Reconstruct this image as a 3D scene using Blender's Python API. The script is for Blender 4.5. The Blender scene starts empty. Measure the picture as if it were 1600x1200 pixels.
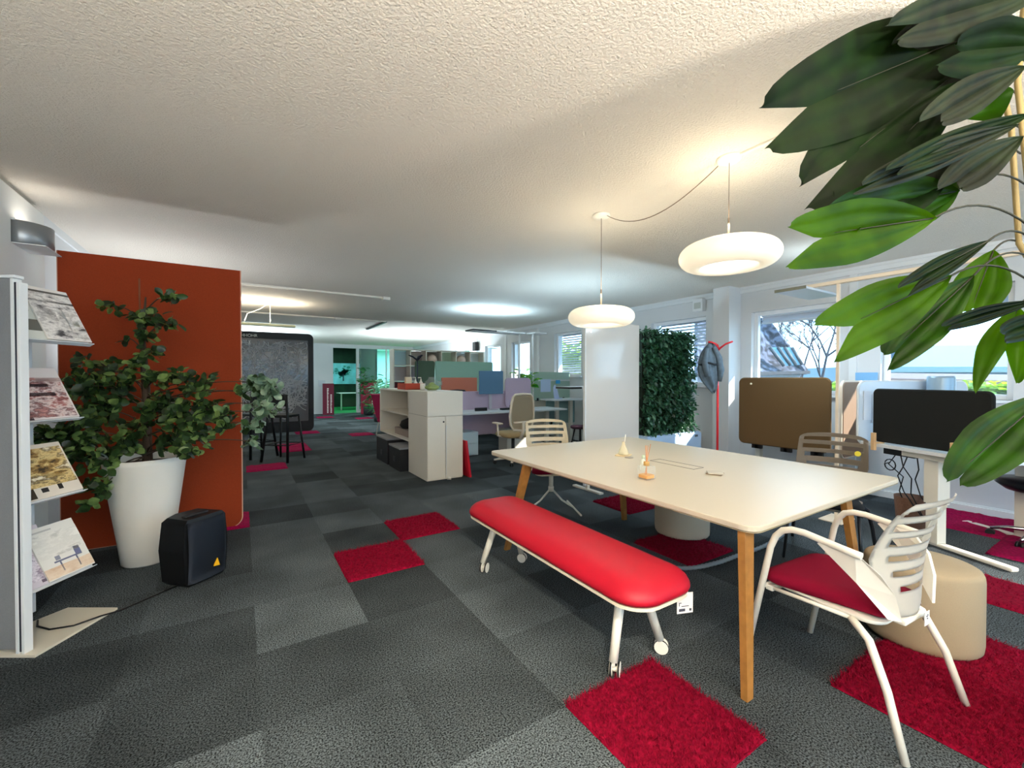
import bpy, bmesh, math, random
from mathutils import Vector, Matrix
random.seed(7)
PI = math.pi
C = bpy.context.scene.collection
scn = bpy.context.scene

# ------------------------------------------------------------ camera, world, sun, exposure
YAW, PITCH, H, FPX = math.radians(32.3), math.radians(-0.76), 1.4, 670.0
cd = bpy.data.cameras.new('camera'); cam = bpy.data.objects.new('camera', cd); C.objects.link(cam)
cam.location = (0, 0, H); cam.rotation_euler = (PI/2 + PITCH, 0, -YAW)
cd.sensor_width = 36; cd.lens = FPX/1600*36; cd.clip_start = .05; cd.clip_end = 200
scn.camera = cam

world = bpy.data.worlds.new('world'); scn.world = world; world.use_nodes = True
wn = world.node_tree; bg = wn.nodes['Background']
bg.inputs['Color'].default_value = (.42, .72, 1.0, 1); bg.inputs['Strength'].default_value = 3.2
sun = bpy.data.lights.new('sun', 'SUN'); sun.energy = 6; sun.angle = math.radians(.6); sun.color = (1, .95, .86)
so = bpy.data.objects.new('sun', sun); C.objects.link(so)
so.rotation_euler = Vector((.62, -.62, .48)).to_track_quat('Z', 'Y').to_euler()
scn.view_settings.view_transform = 'Standard'; scn.view_settings.look = 'None'
scn.view_settings.gamma = 1; scn.view_settings.use_curve_mapping = False
scn.view_settings.exposure = 1.2
scn.cycles.use_denoising = True
scn.cycles.max_bounces = 9; scn.cycles.diffuse_bounces = 5; scn.cycles.transparent_max_bounces = 12
scn.cycles.sample_clamp_indirect = 8; scn.cycles.caustics_refractive = False; scn.cycles.caustics_reflective = False

# ------------------------------------------------------------ materials
def lin(c):
    return tuple((x/12.92 if x <= .04045 else ((x+.055)/1.055)**2.4) for x in c)
def hx(s):
    return lin(tuple(int(s[i:i+2], 16)/255 for i in (0, 2, 4)))
MATS = {}
def mat(name, col, rough=.55, metal=0., noise=0., nscale=30., bump=0., bscale=200., emit=0., trans=0., spec=.4, sheen=0.):
    if name in MATS: return MATS[name]
    m = bpy.data.materials.new(name); MATS[name] = m; m.use_nodes = True
    nt = m.node_tree; b = nt.nodes['Principled BSDF']
    c = hx(col) if isinstance(col, str) else col
    b.inputs['Base Color'].default_value = (*c, 1)
    b.inputs['Roughness'].default_value = rough; b.inputs['Metallic'].default_value = metal
    b.inputs['Specular IOR Level'].default_value = spec
    if sheen: b.inputs['Sheen Weight'].default_value = sheen
    tc = nt.nodes.new('ShaderNodeTexCoord')
    if noise:
        n = nt.nodes.new('ShaderNodeTexNoise'); n.inputs['Scale'].default_value = nscale; n.inputs['Detail'].default_value = 3
        r = nt.nodes.new('ShaderNodeMapRange'); r.inputs['From Min'].default_value = .25; r.inputs['From Max'].default_value = .75
        r.inputs['To Min'].default_value = 1-noise; r.inputs['To Max'].default_value = 1+noise
        v = nt.nodes.new('ShaderNodeVectorMath'); v.operation = 'SCALE'; v.inputs[0].default_value = c
        nt.links.new(tc.outputs['Object'], n.inputs['Vector']); nt.links.new(n.outputs['Fac'], r.inputs['Value'])
        nt.links.new(r.outputs['Result'], v.inputs['Scale']); nt.links.new(v.outputs['Vector'], b.inputs['Base Color'])
    if bump:
        n2 = nt.nodes.new('ShaderNodeTexNoise'); n2.inputs['Scale'].default_value = bscale; n2.inputs['Detail'].default_value = 2
        bp = nt.nodes.new('ShaderNodeBump'); bp.inputs['Strength'].default_value = bump; bp.inputs['Distance'].default_value = .01
        nt.links.new(tc.outputs['Object'], n2.inputs['Vector']); nt.links.new(n2.outputs['Fac'], bp.inputs['Height'])
        nt.links.new(bp.outputs['Normal'], b.inputs['Normal'])
    if emit:
        b.inputs['Emission Color'].default_value = (*c, 1); b.inputs['Emission Strength'].default_value = emit
    if trans:
        b.inputs['Transmission Weight'].default_value = trans
    return m
def glassy(name, col, opacity=.12, rough=.05):
    if name in MATS: return MATS[name]
    m = bpy.data.materials.new(name); MATS[name] = m; m.use_nodes = True
    nt = m.node_tree; b = nt.nodes['Principled BSDF']; out = nt.nodes['Material Output']
    b.inputs['Base Color'].default_value = (*hx(col), 1); b.inputs['Roughness'].default_value = rough
    t = nt.nodes.new('ShaderNodeBsdfTransparent'); mx = nt.nodes.new('ShaderNodeMixShader'); mx.inputs[0].default_value = opacity
    nt.links.new(t.outputs[0], mx.inputs[1]); nt.links.new(b.outputs[0], mx.inputs[2]); nt.links.new(mx.outputs[0], out.inputs['Surface'])
    return m
def leafmat(name, c1, c2, scale=18., transl=.45, rough=.38, spec=.5):
    if name in MATS: return MATS[name]
    m = bpy.data.materials.new(name); MATS[name] = m; m.use_nodes = True
    nt = m.node_tree; b = nt.nodes['Principled BSDF']; out = nt.nodes['Material Output']
    tc = nt.nodes.new('ShaderNodeTexCoord'); n = nt.nodes.new('ShaderNodeTexNoise'); n.inputs['Scale'].default_value = scale
    cr = nt.nodes.new('ShaderNodeValToRGB'); cr.color_ramp.elements[0].color = (*hx(c1), 1); cr.color_ramp.elements[1].color = (*hx(c2), 1)
    cr.color_ramp.elements[0].position = .38; cr.color_ramp.elements[1].position = .62
    nt.links.new(tc.outputs['Object'], n.inputs['Vector']); nt.links.new(n.outputs['Fac'], cr.inputs['Fac'])
    nt.links.new(cr.outputs['Color'], b.inputs['Base Color']); b.inputs['Roughness'].default_value = rough; b.inputs['Specular IOR Level'].default_value = spec
    t = nt.nodes.new('ShaderNodeBsdfTranslucent'); mx = nt.nodes.new('ShaderNodeMixShader'); mx.inputs[0].default_value = transl
    hs = nt.nodes.new('ShaderNodeHueSaturation'); hs.inputs['Value'].default_value = 2.2; hs.inputs['Saturation'].default_value = 1.15; hs.inputs['Hue'].default_value = .485
    nt.links.new(cr.outputs['Color'], hs.inputs['Color']); nt.links.new(hs.outputs['Color'], t.inputs['Color'])
    nt.links.new(b.outputs[0], mx.inputs[1]); nt.links.new(t.outputs[0], mx.inputs[2]); nt.links.new(mx.outputs[0], out.inputs['Surface'])
    return m

white = mat('white_plastic', 'e6e2d8', .4); whitemetal = mat('white_metal', 'e4e0d4', .35)
wallm = mat('wall_paint', 'd3d6d8', .8, bump=.05, bscale=120); trimm = mat('trim_paint', 'dde1e3', .5)
woodm = mat('oak_wood', '9c6c34', .5, noise=.18, nscale=22)
redfab = mat('red_wool', '7d0628', .9, noise=.12, nscale=400, bump=.15, bscale=900, spec=.15)
benchfab = mat('bench_red_wool', 'a80822', .5, noise=.08, nscale=400, bump=.1, bscale=900, spec=.35)
blackm = mat('black_plastic', '0e0f11', .45); darkm = mat('dark_metal', '26282c', .4, metal=.4)
chrome = mat('chrome', 'c8ccd0', .2, metal=1.)
beige = mat('beige_fabric', 'a39277', .9, noise=.06, nscale=300, bump=.2, bscale=700)
tablewhite = mat('table_laminate', 'cfc5b1', .38)
cabm = mat('cabinet_lacquer', 'd9d5ca', .45); cabdark = mat('cabinet_carcass', 'b7b3a8', .6)

# ------------------------------------------------------------ mesh helpers
class MB:
    def __init__(s): s.bm = bmesh.new(); s.m = Matrix.Identity(4); s.mi = 0
    def _new(s, f0):
        for f in list(s.bm.faces)[f0:]: f.material_index = s.mi
    def v(s, p): return s.bm.verts.new(s.m @ Vector(p))
    def box(s, lo, hi, bev=0., seg=2):
        b2 = bmesh.new(); bmesh.ops.create_cube(b2, size=1)
        for v in b2.verts:
            v.co = Vector([lo[i] + (v.co[i]+.5)*(hi[i]-lo[i]) for i in range(3)])
        if bev: bmesh.ops.bevel(b2, geom=list(b2.edges), offset=bev, segments=seg, affect='EDGES', profile=.5)
        s._merge(b2); return s
    def _merge(s, b2):
        mp = {}
        for v in b2.verts: mp[v] = s.v(v.co)
        for f in b2.faces:
            try:
                nf = s.bm.faces.new([mp[v] for v in f.verts]); nf.material_index = s.mi; nf.smooth = f.smooth
            except ValueError: pass
        b2.free()
    def loops(s, rings, cap0=True, cap1=True, smooth=True, closed=True):
        R = [[s.v(p) for p in r] for r in rings]
        for a, b in zip(R, R[1:]):
            n = len(a)
            for i in range(n if closed else n-1):
                j = (i+1) % n
                f = s.bm.faces.new((a[i], a[j], b[j], b[i])); f.smooth = smooth; f.material_index = s.mi
        for c, r in ((cap0, R[0][::-1]), (cap1, R[-1])):
            if c:
                f = s.bm.faces.new(r); f.material_index = s.mi
        return s
    def cyl(s, p0, p1, r0, r1=None, seg=12, cap=True):
        return s.tube([p0, p1], [r0, r0 if r1 is None else r1], seg, cap)
    def tube(s, pts, r, seg=8, cap=True):
        pts = [Vector(p) for p in pts]; n = len(pts)
        rs = r if isinstance(r, (list, tuple)) else [r]*n
        t = [(pts[min(i+1, n-1)] - pts[max(i-1, 0)]).normalized() for i in range(n)]
        a = Vector((0, 0, 1)) if abs(t[0].z) < .9 else Vector((1, 0, 0))
        x = t[0].cross(a).normalized(); rings = []
        for i in range(n):
            x = (x - t[i]*x.dot(t[i])).normalized(); y = t[i].cross(x)
            rings.append([pts[i] + (x*math.cos(2*PI*k/seg) + y*math.sin(2*PI*k/seg))*rs[i] for k in range(seg)])
        return s.loops(rings, cap, cap)
    def lathe(s, prof, seg=32, c=(0, 0), cap0=True, cap1=True):
        return s.loops([[(c[0]+r*math.cos(2*PI*k/seg), c[1]+r*math.sin(2*PI*k/seg), z) for k in range(seg)] for r, z in prof], cap0, cap1)
    def rr(s, w, l, rad, prof, c=(0, 0), n=6, smooth=False):
        rings = []
        for ins, z in prof:
            W, L, R = w/2-ins, l/2-ins, max(rad-ins, .002); P = []
            for qx, qy, a0 in ((1, 1, 0), (-1, 1, PI/2), (-1, -1, PI), (1, -1, 1.5*PI)):
                for k in range(n+1):
                    a = a0 + PI/2*k/n
                    P.append((c[0]+qx*(W-R)+R*math.cos(a), c[1]+qy*(L-R)+R*math.sin(a), z))
            rings.append(P)
        return s.loops(rings, True, True, smooth)
    def sheet(s, f, nu, nv, th, mask=None, smooth=True):
        b2 = bmesh.new(); g = {}
        def gv(i, j):
            if (i, j) not in g: g[i, j] = b2.verts.new(f(i/nu, j/nv))
            return g[i, j]
        for i in range(nu):
            for j in range(nv):
                if mask is None or mask(i, j):
                    b2.faces.new((gv(i, j), gv(i+1, j), gv(i+1, j+1), gv(i, j+1)))
        if th: bmesh.ops.solidify(b2, geom=list(b2.faces), thickness=th)
        for fc in b2.faces: fc.smooth = smooth
        s._merge(b2); return s
    def poly(s, pts, smooth=False):
        f = s.bm.faces.new([s.v(p) for p in pts]); f.material_index = s.mi; f.smooth = smooth; return s
    def prism(s, pts, d):
        d = Vector(d); a = [Vector(p) for p in pts]
        return s.loops([a, [p+d for p in a]], True, True, False)
    def obj(s, name, m, parent=None, loc=None, rot=None):
        bmesh.ops.recalc_face_normals(s.bm, faces=s.bm.faces)
        me = bpy.data.meshes.new(name); s.bm.to_mesh(me); s.bm.free()
        for x in (m if isinstance(m, (list, tuple)) else [m]): me.materials.append(x)
        o = bpy.data.objects.new(name, me); C.objects.link(o)
        if parent: o.parent = parent
        if loc is not None: o.location = loc
        if rot is not None: o.rotation_euler = (0, 0, rot)
        return o
def tag(o, label=None, cat=None, group=None, kind=None):
    if label: o['label'] = label
    if cat: o['category'] = cat
    if group: o['group'] = group
    if kind: o['kind'] = kind
    return o
def thing(name, label, cat, loc=(0, 0, 0), rot=0, group=None):
    o = bpy.data.objects.new(name, None); C.objects.link(o); o.location = loc; o.rotation_euler = (0, 0, rot)
    o.empty_display_size = .1
    return tag(o, label, cat, group)
def copy_tree(o, parent=None):
    c = o.copy(); C.objects.link(c); c.parent = parent
    for ch in list(o.children): copy_tree(ch, c)
    return c
def struct(mb, name, m): return tag(mb.obj(name, m), kind='structure')
def B(lo, hi, bev=0.): return MB().box(lo, hi, bev)
XZ = Matrix(((1, 0, 0, 0), (0, 0, 1, 0), (0, 1, 0, 0), (0, 0, 0, 1)))   # build flat, stand it up in XZ (thickness along y)
YZ = Matrix(((0, 0, 1, 0), (1, 0, 0, 0), (0, 1, 0, 0), (0, 0, 0, 1)))   # stand it up in YZ (thickness along x)
def panel(w, h, th, rad, z0=0., m=XZ, bev=.006, x0=0.):
    b = MB(); b.m = Matrix.Translation((0, 0, 0)) @ m
    b.rr(w, h, rad, [(bev, -th/2), (0, -th/2+bev), (0, th/2-bev), (bev, th/2)], c=(x0, z0+h/2)); return b
def textmesh(s, size, name, m, parent, loc, rot):
    cu = bpy.data.curves.new('t', 'FONT'); cu.body = s; cu.size = size; cu.extrude = .0008
    to = bpy.data.objects.new('t', cu); C.objects.link(to); dg = bpy.context.evaluated_depsgraph_get()
    me = bpy.data.meshes.new_from_object(to.evaluated_get(dg)); bpy.data.objects.remove(to)
    me.materials.clear(); me.materials.append(m)
    o = bpy.data.objects.new(name, me); C.objects.link(o); o.parent = parent; o.location = loc; o.rotation_euler = rot; return o
FW = Vector((math.sin(YAW), math.cos(YAW), 0)); RT = Vector((math.cos(YAW), -math.sin(YAW), 0))
def at(px, py, d):   # a point of the place seen at that pixel, d metres ahead
    fz = Vector((FW.x*math.cos(PITCH), FW.y*math.cos(PITCH), math.sin(PITCH))); up = RT.cross(fz)
    return Vector((0, 0, H)) + fz*d + RT*((px-800)/FPX*d) - up*((py-600)/FPX*d)

# ------------------------------------------------------------ room shell
CEIL, XW, XL, YB, YF = 2.77, 6.43, -1.41, 18.2, -3.2
T0x, T0y, TS = .06, .31, .55
def carpet():
    m = bpy.data.materials.new('carpet_tiles_grey'); m.use_nodes = True; nt = m.node_tree; b = nt.nodes['Principled BSDF']
    g = nt.nodes.new('ShaderNodeNewGeometry'); sp = nt.nodes.new('ShaderNodeSeparateXYZ'); nt.links.new(g.outputs['Position'], sp.inputs[0])
    cb = nt.nodes.new('ShaderNodeCombineXYZ')
    for i, o in ((0, T0x), (1, T0y)):
        a = nt.nodes.new('ShaderNodeMath'); a.operation = 'SUBTRACT'; a.inputs[1].default_value = o
        d = nt.nodes.new('ShaderNodeMath'); d.operation = 'DIVIDE'; d.inputs[1].default_value = TS
        f = nt.nodes.new('ShaderNodeMath'); f.operation = 'FLOOR'
        nt.links.new(sp.outputs[i], a.inputs[0]); nt.links.new(a.outputs[0], d.inputs[0]); nt.links.new(d.outputs[0], f.inputs[0]); nt.links.new(f.outputs[0], cb.inputs[i])
    wnz = nt.nodes.new('ShaderNodeTexWhiteNoise'); nt.links.new(cb.outputs[0], wnz.inputs['Vector'])
    n = nt.nodes.new('ShaderNodeTexNoise'); n.inputs['Scale'].default_value = 150; n.inputs['Detail'].default_value = 2
    nt.links.new(g.outputs['Position'], n.inputs['Vector'])
    n2 = nt.nodes.new('ShaderNodeTexNoise'); n2.inputs['Scale'].default_value = 1.6; nt.links.new(g.outputs['Position'], n2.inputs['Vector'])
    s1 = nt.nodes.new('ShaderNodeMapRange'); s1.inputs['To Min'].default_value = .6; s1.inputs['To Max'].default_value = 1.5
    nt.links.new(wnz.outputs['Value'], s1.inputs['Value'])
    s2 = nt.nodes.new('ShaderNodeMapRange'); s2.inputs['From Min'].default_value = .36; s2.inputs['From Max'].default_value = .64; s2.inputs['To Min'].default_value = .1; s2.inputs['To Max'].default_value = 1.9
    nt.links.new(n.outputs['Fac'], s2.inputs['Value'])
    s3 = nt.nodes.new('ShaderNodeMapRange'); s3.inputs['From Min'].default_value = .3; s3.inputs['From Max'].default_value = .7; s3.inputs['To Min'].default_value = .7; s3.inputs['To Max'].default_value = 1.35
    nt.links.new(n2.outputs['Fac'], s3.inputs['Value'])
    m1 = nt.nodes.new('ShaderNodeMath'); m1.operation = 'MULTIPLY'; m2 = nt.nodes.new('ShaderNodeMath'); m2.operation = 'MULTIPLY'
    nt.links.new(s1.outputs[0], m1.inputs[0]); nt.links.new(s2.outputs[0], m1.inputs[1]); nt.links.new(m1.outputs[0], m2.inputs[0]); nt.links.new(s3.outputs[0], m2.inputs[1])
    v = nt.nodes.new('ShaderNodeVectorMath'); v.operation = 'SCALE'; v.inputs[0].default_value = hx('42484b')
    nt.links.new(m2.outputs[0], v.inputs['Scale']); nt.links.new(v.outputs[0], b.inputs['Base Color'])
    b.inputs['Roughness'].default_value = .95; b.inputs['Specular IOR Level'].default_value = .06
    bp = nt.nodes.new('ShaderNodeBump'); bp.inputs['Strength'].default_value = .5; bp.inputs['Distance'].default_value = .006
    nt.links.new(n.outputs['Fac'], bp.inputs['Height']); nt.links.new(bp.outputs[0], b.inputs['Normal'])
    return m
struct(B((-3.5, YF-.2, -.1), (8, YB, 0)), 'floor', carpet())
def plaster():
    m = mat('ceiling_plaster', 'eee8dd', .9); nt = m.node_tree; b = nt.nodes['Principled BSDF']
    g = nt.nodes.new('ShaderNodeNewGeometry')
    vo = nt.nodes.new('ShaderNodeTexNoise'); vo.inputs['Scale'].default_value = 75; vo.inputs['Detail'].default_value = 4; vo.inputs['Roughness'].default_value = .65
    nt.links.new(g.outputs['Position'], vo.inputs['Vector'])
    bp = nt.nodes.new('ShaderNodeBump'); bp.inputs['Strength'].default_value = 1; bp.inputs['Distance'].default_value = .02
    nt.links.new(vo.outputs['Fac'], bp.inputs['Height']); nt.links.new(bp.outputs[0], b.inputs['Normal']); return m
struct(B((-3.5, YF-.2, CEIL), (8, YB, CEIL+.2)), 'ceiling', plaster())
struct(B((XL-.2, YF-.2, 0), (XL, YB, CEIL)), 'wall_left', wallm)
# window wall: openings (y0, y1, z0, z1)
WIN = [(-2.6, -.2, 1.1, 2.38), (.93, 1.97, 1.18, 2.36), (2.38, 3.5, 1.18, 2.38), (4.24, 5.35, 1.28, 2.42), (7.28, 8.25, 1.45, 2.48), (9.3, 10.2, 1.3, 2.4), (10.8, 11.75, 1.2, 2.4), (12.8, 14, 1.2, 2.4), (15, 16.6, 1.2, 2.4)]
w = MB(); y = YF
for (a, b_, z0, z1) in WIN:
    w.box((XW, y, 0), (XW+.25, a, CEIL)); w.box((XW, a, 0), (XW+.25, b_, z0)); w.box((XW, a, z1), (XW+.25, b_, CEIL)); y = b_
w.box((XW, y, 0), (XW+.25, YB, CEIL)); struct(w, 'wall_right', wallm)
# wall behind the camera with a wide window
w = MB(); w.box((XL, YF-.2, 0), (XW, YF, 1.0)); w.box((XL, YF-.2, 2.45), (XW, YF, CEIL)); w.box((XL, YF-.2, 1), (-.6, YF, 2.45)); w.box((5.4, YF-.2, 1), (XW, YF, 2.45))
struct(w, 'wall_rear', wallm)
pane = glassy('window_pane', 'dff2ff', .06)
framew = mat('window_frame_white', 'e9edf0', .35)
def window(i, a, b_, z0, z1):
    t = thing('window_%d' % i, None, None); t['kind'] = 'structure'
    x0, x1 = XW+.08, XW+.14
    f = MB(); k = .055
    for lo, hi in (((x0, a, z0), (x1, a+k, z1)), ((x0, b_-k, z0), (x1, b_, z1)), ((x0, a+k, z0), (x1, b_-k, z0+k)), ((x0, a+k, z1-k), (x1, b_-k, z1))): f.box(lo, hi, .004)
    f.obj('window_frame', framew, t)
    B((x0+.02, a+k, z0+k), (x0+.032, b_-k, z1-k)).obj('window_glass', pane, t)
    B((XW-.05, a-.03, z0-.03), (XW+.1, b_+.03, z0), .004).obj('window_sill', framew, t)
    B((x0-.03, a+.02, (z0+z1)/2-.06), (x0, a+.035, (z0+z1)/2+.06), .003).obj('window_handle', chrome, t)
    return t
for i, wd in enumerate(WIN): window(i+1, *wd)
t = thing('window_10', None, None); t['kind'] = 'structure'
f = MB()
for x in (-.6, 1.4, 3.4, 5.35): f.box((x, YF-.12, 1), (x+.05, YF-.07, 2.45))
f.box((-.6, YF-.12, 1), (5.4, YF-.07, 1.05)); f.box((-.6, YF-.12, 2.4), (5.4, YF-.07, 2.45)); f.obj('window_frame', framew, t)
B((-.55, YF-.1, 1.05), (5.35, YF-.09, 2.4)).obj('window_glass', pane, t)
# cove, pilaster, plinths
struct(MB().box((XW-.03, YF, 2.68), (XW, YB, CEIL)).box((XW-.045, YF, 2.735), (XW, YB, CEIL)), 'trim_1', trimm)
struct(B((6.12, 3.66, 0), (XW, 3.92, CEIL), .004), 'wall_pilaster', wallm)
w = MB()
for yy in (2.24, 5.9, 6.85, 8.9, 10.5, 12.3): w.box((XW-.02, yy-.04, 0), (XW, yy+.04, 2.68))
for yy in (.35, 1.45): w.box((XW-.015, yy-.03, 0), (XW, yy+.03, 1.15))
struct(w, 'trim_2', trimm)
struct(MB().box((XW-.04, YF, .0), (XW, 3.66, .075), .004).box((XW-.012, YF, .075), (XW, 3.66, .09)), 'baseboard_right', trimm)
struct(B((XW-.02, 3.92, 0), (XW, YB, .08)), 'baseboard_window_side', trimm)
struct(B((XL, YF, 0), (XL+.015, YB, .08)), 'baseboard_left', trimm)
struct(MB().box((XL, 3.1, 0), (-1.33, 4.95, 2.72), .01), 'wall_column', mat('column_paint', 'e4e6e4', .7))
struct(B((XL, YF, 2.7), (XL+.02, YB, CEIL)), 'trim_3', trimm)
# back wall with doorway and glazed partition
DZ = 2.74
w = MB(); w.box((XL, YB, 0), (3.1, YB+.15, CEIL+.15)); w.box((3.1, YB, 2.62), (XW, YB+.15, CEIL+.15)); w.box((4.0, YB, 0), (4.1, YB+.15, 2.62))
w.box((4.1, YB, 0), (XW, YB+.15, .1)); struct(w, 'wall_back', wallm)
B_ = MB()
for x in (5.2, 6.38): B_.box((x, YB+.04, .1), (x+.05, YB+.1, 2.62))
t = thing('window_11', None, None); t['kind'] = 'structure'; B_.obj('window_frame', framew, t)
B((4.1, YB+.06, .1), (6.38, YB+.07, 2.62)).obj('window_glass', glassy('partition_glass', 'bfeee6', .12), t)
# rooms beyond
greenw = mat('dark_green_paint', '0c3324', .7, noise=.5, nscale=3); cyanw = mat('pale_cyan_paint', 'a9dce0', .7)
struct(B((-1, YB, -.1), (10, 24.3, -.001)), 'floor_back_room', mat('green_grass_carpet', '1d8f4e', .95, noise=.3, nscale=40))
struct(MB().box((2.2, 22.3, 0), (5.2, 22.45, 3), 0).box((2.1, YB+.15, 0), (2.2, 22.4, 3)).box((5.1, 19.6, 0), (5.2, 22.4, 3)), 'wall_green_room', greenw)
struct(MB().box((5.2, 24, 0), (11, 24.15, 3)), 'wall_cyan_room', cyanw)
struct(B((2, YB+.15, 2.9), (11, 24.2, 3)), 'ceiling_back_room', wallm)

# ------------------------------------------------------------ lamps' light
def area(name, loc, sx, sy, power, col, up=False, parent=None):
    l = bpy.data.lights.new(name, 'AREA'); l.shape = 'RECTANGLE'; l.size = sx; l.size_y = sy; l.energy = power; l.color = col
    o = bpy.data.objects.new(name, l); C.objects.link(o); o.location = loc; o.rotation_euler = (PI if up else 0, 0, 0)
    if parent: o.parent = parent
    return o

# ------------------------------------------------------------ red carpet tiles
shag = mat('shag_red', '7a0524', .95, noise=.45, nscale=60, spec=.1)
shagm = mat('shag_magenta', '8e0a40', .95, noise=.4, nscale=60, spec=.1)
def shag_tile(cx, cy, label, near=True, m=shag, nblade=0):
    x0, y0 = T0x+cx*TS, T0y+cy*TS; b = MB(); rnd = random.Random(cx*31+cy)
    n = 44 if near else 14
    hs = {}
    x1 = min(x0+TS, XW-.05)
    def f(u, v):
        k = (round(u*n), round(v*n))
        e = min(u, v, 1-u, 1-v)
        if k not in hs: hs[k] = (.004 if e < .001 else .012 + .012*rnd.random(), (rnd.random()-.5)*.01, (rnd.random()-.5)*.01)
        h = hs[k]; return (x0+u*(x1-x0)+h[1], y0+v*TS+h[2], h[0])
    b.sheet(f, n, n, 0)
    for i in range(nblade):
        x, y_ = x0+rnd.random()*TS, y0+rnd.random()*TS; a = rnd.random()*6.28; r = .0022; dx, dy = (rnd.random()-.5)*.04, (rnd.random()-.5)*.04
        b.poly([(x-r*math.cos(a), y_-r*math.sin(a), .01), (x+r*math.cos(a), y_+r*math.sin(a), .01), (x+dx, y_+dy, .026+rnd.random()*.014)])
    b.prism([(x0, y0, .001), (x1, y0, .001), (x1, y0+TS, .001), (x0, y0+TS, .001)], (0, 0, .003))
    return tag(b.obj('shag_carpet_tile', m), label, 'carpet tile', 'red shag carpet tiles laid among the grey ones')
for cx, cy, lab, near, nb in ((1, 5, 'bright red shag carpet tile in open aisle, nearer of the diagonal pair', 1, 5000), (2, 6, 'bright red shag carpet tile in open aisle, farther one of the diagonal pair', 1, 3500),
        (2, 1, 'large deep red shag carpet tile in front of bench castors at bottom of picture', 1, 9000), (4, 0, 'deep red shag carpet tile under rear legs of white armchair', 1, 9000), (5, 0, 'deep red shag carpet tile at bottom right corner of the picture', 1, 4000),
        (5, 3, 'dark red shag carpet tile under the big table beneath the grey ottoman', 1, 3000), (6, 5, 'pink red shag carpet tile visible beneath far end of the table', 1, 2500),
        (7, 0, 'small visible bit of red shag tile right of the cream ottoman', 0, 600)):
    shag_tile(cx, cy, lab, near, shag, nb)
for cx, cy, lab in ((10, 1, 'magenta shag carpet tile before the white wall plinth under the right desk'), (11, 1, 'magenta shag carpet tile tight against window wall plinth, farther one'), (11, 0, 'magenta shag carpet tile tight against window wall plinth, nearer one'), (10, 0, 'magenta shag carpet tile beside castor of black swivel chair at right edge'),
        (9, 0, 'magenta shag carpet tile under base of black swivel chair at right edge'), (-1, 8, 'red shag carpet tile at bottom corner of the rust partition'), (0, 13, 'magenta shag carpet tile at foot of black bar chair'), (1, 16, 'magenta shag carpet tile right behind the black bar chair'),
        (1, 17, 'magenta shag carpet tile one row behind the black bar chair'), (2, 21, 'small magenta shag tile near bottom edge of black glass board'), (4, 19, 'magenta shag carpet tile alone in middle of the far aisle'), (6, 27, 'magenta shag carpet tile before the far plants'), (4, 29, 'magenta shag carpet tile by far white wall with burgundy board')):
    shag_tile(cx, cy, lab, False, shagm, 0)

# ------------------------------------------------------------ big white table
TX0, TX1, TY0, TY1, TZ = 1.93, 3.755, 1.03, 3.455, .73
t = thing('meeting_table', 'large white rectangular meeting table with oak legs in the foreground', 'table', ((TX0+TX1)/2, (TY0+TY1)/2, 0))
b = MB(); b.rr(TX1-TX0, TY1-TY0, .07, [(.006, TZ-.028), (0, TZ-.024), (0, TZ-.003), (.003, TZ)]); b.obj('tabletop', tablewhite, t)
b = MB(); b.rr(TX1-TX0-.006, TY1-TY0-.006, .067, [(.004, TZ-.034), (0, TZ-.032), (0, TZ-.0285)]); b.obj('edge_core', mat('plywood_edge', 'a99b80', .6), t)
b = MB(); b.box((-.62, -1.12, TZ-.075), (.4, -1.04, TZ-.035)); b.box((-.62, 1.04, TZ-.075), (.4, 1.12, TZ-.035)); b.box((-.3, -1.04, TZ-.07), (-.24, 1.04, TZ-.035)); b.box((.1, -1.04, TZ-.07), (.16, 1.04, TZ-.035))
b.obj('underframe', whitemetal, t)
def leg(fx, fy, tx, ty):
    b = MB(); rings = []
    for (x, y, z, w, d) in ((fx, fy, 0, .046, .03), (tx, ty, TZ-.035, .078, .034)):
        rings.append([(x-w/2, y-d/2, z), (x+w/2, y-d/2, z), (x+w/2, y+d/2, z), (x-w/2, y+d/2, z)])
    b.loops(rings, smooth=False); return b
mx, my = (TX0+TX1)/2, (TY0+TY1)/2
for fx, fy, tx, ty in ((1.86, 1.02, 1.985, 1.1), (1.83, 2.97, 1.985, 2.9), (3.2, 1.06, 3.06, 1.1), (3.2, 2.98, 3.08, 2.92)):
    leg(fx-mx, fy-my, tx-mx, ty-my).obj('leg', woodm, t)
b = MB()
for x in (-.035, .085): b.box((x-.002, -.30, TZ+.0003), (x+.002, .10, TZ+.0022))
for y in (-.30, .10): b.box((-.035, y-.002, TZ+.0003), (.085, y+.002, TZ+.0022))
b.obj('cable_flap_joint', mat('flap_line', '7d746c', .6), t)

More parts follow.
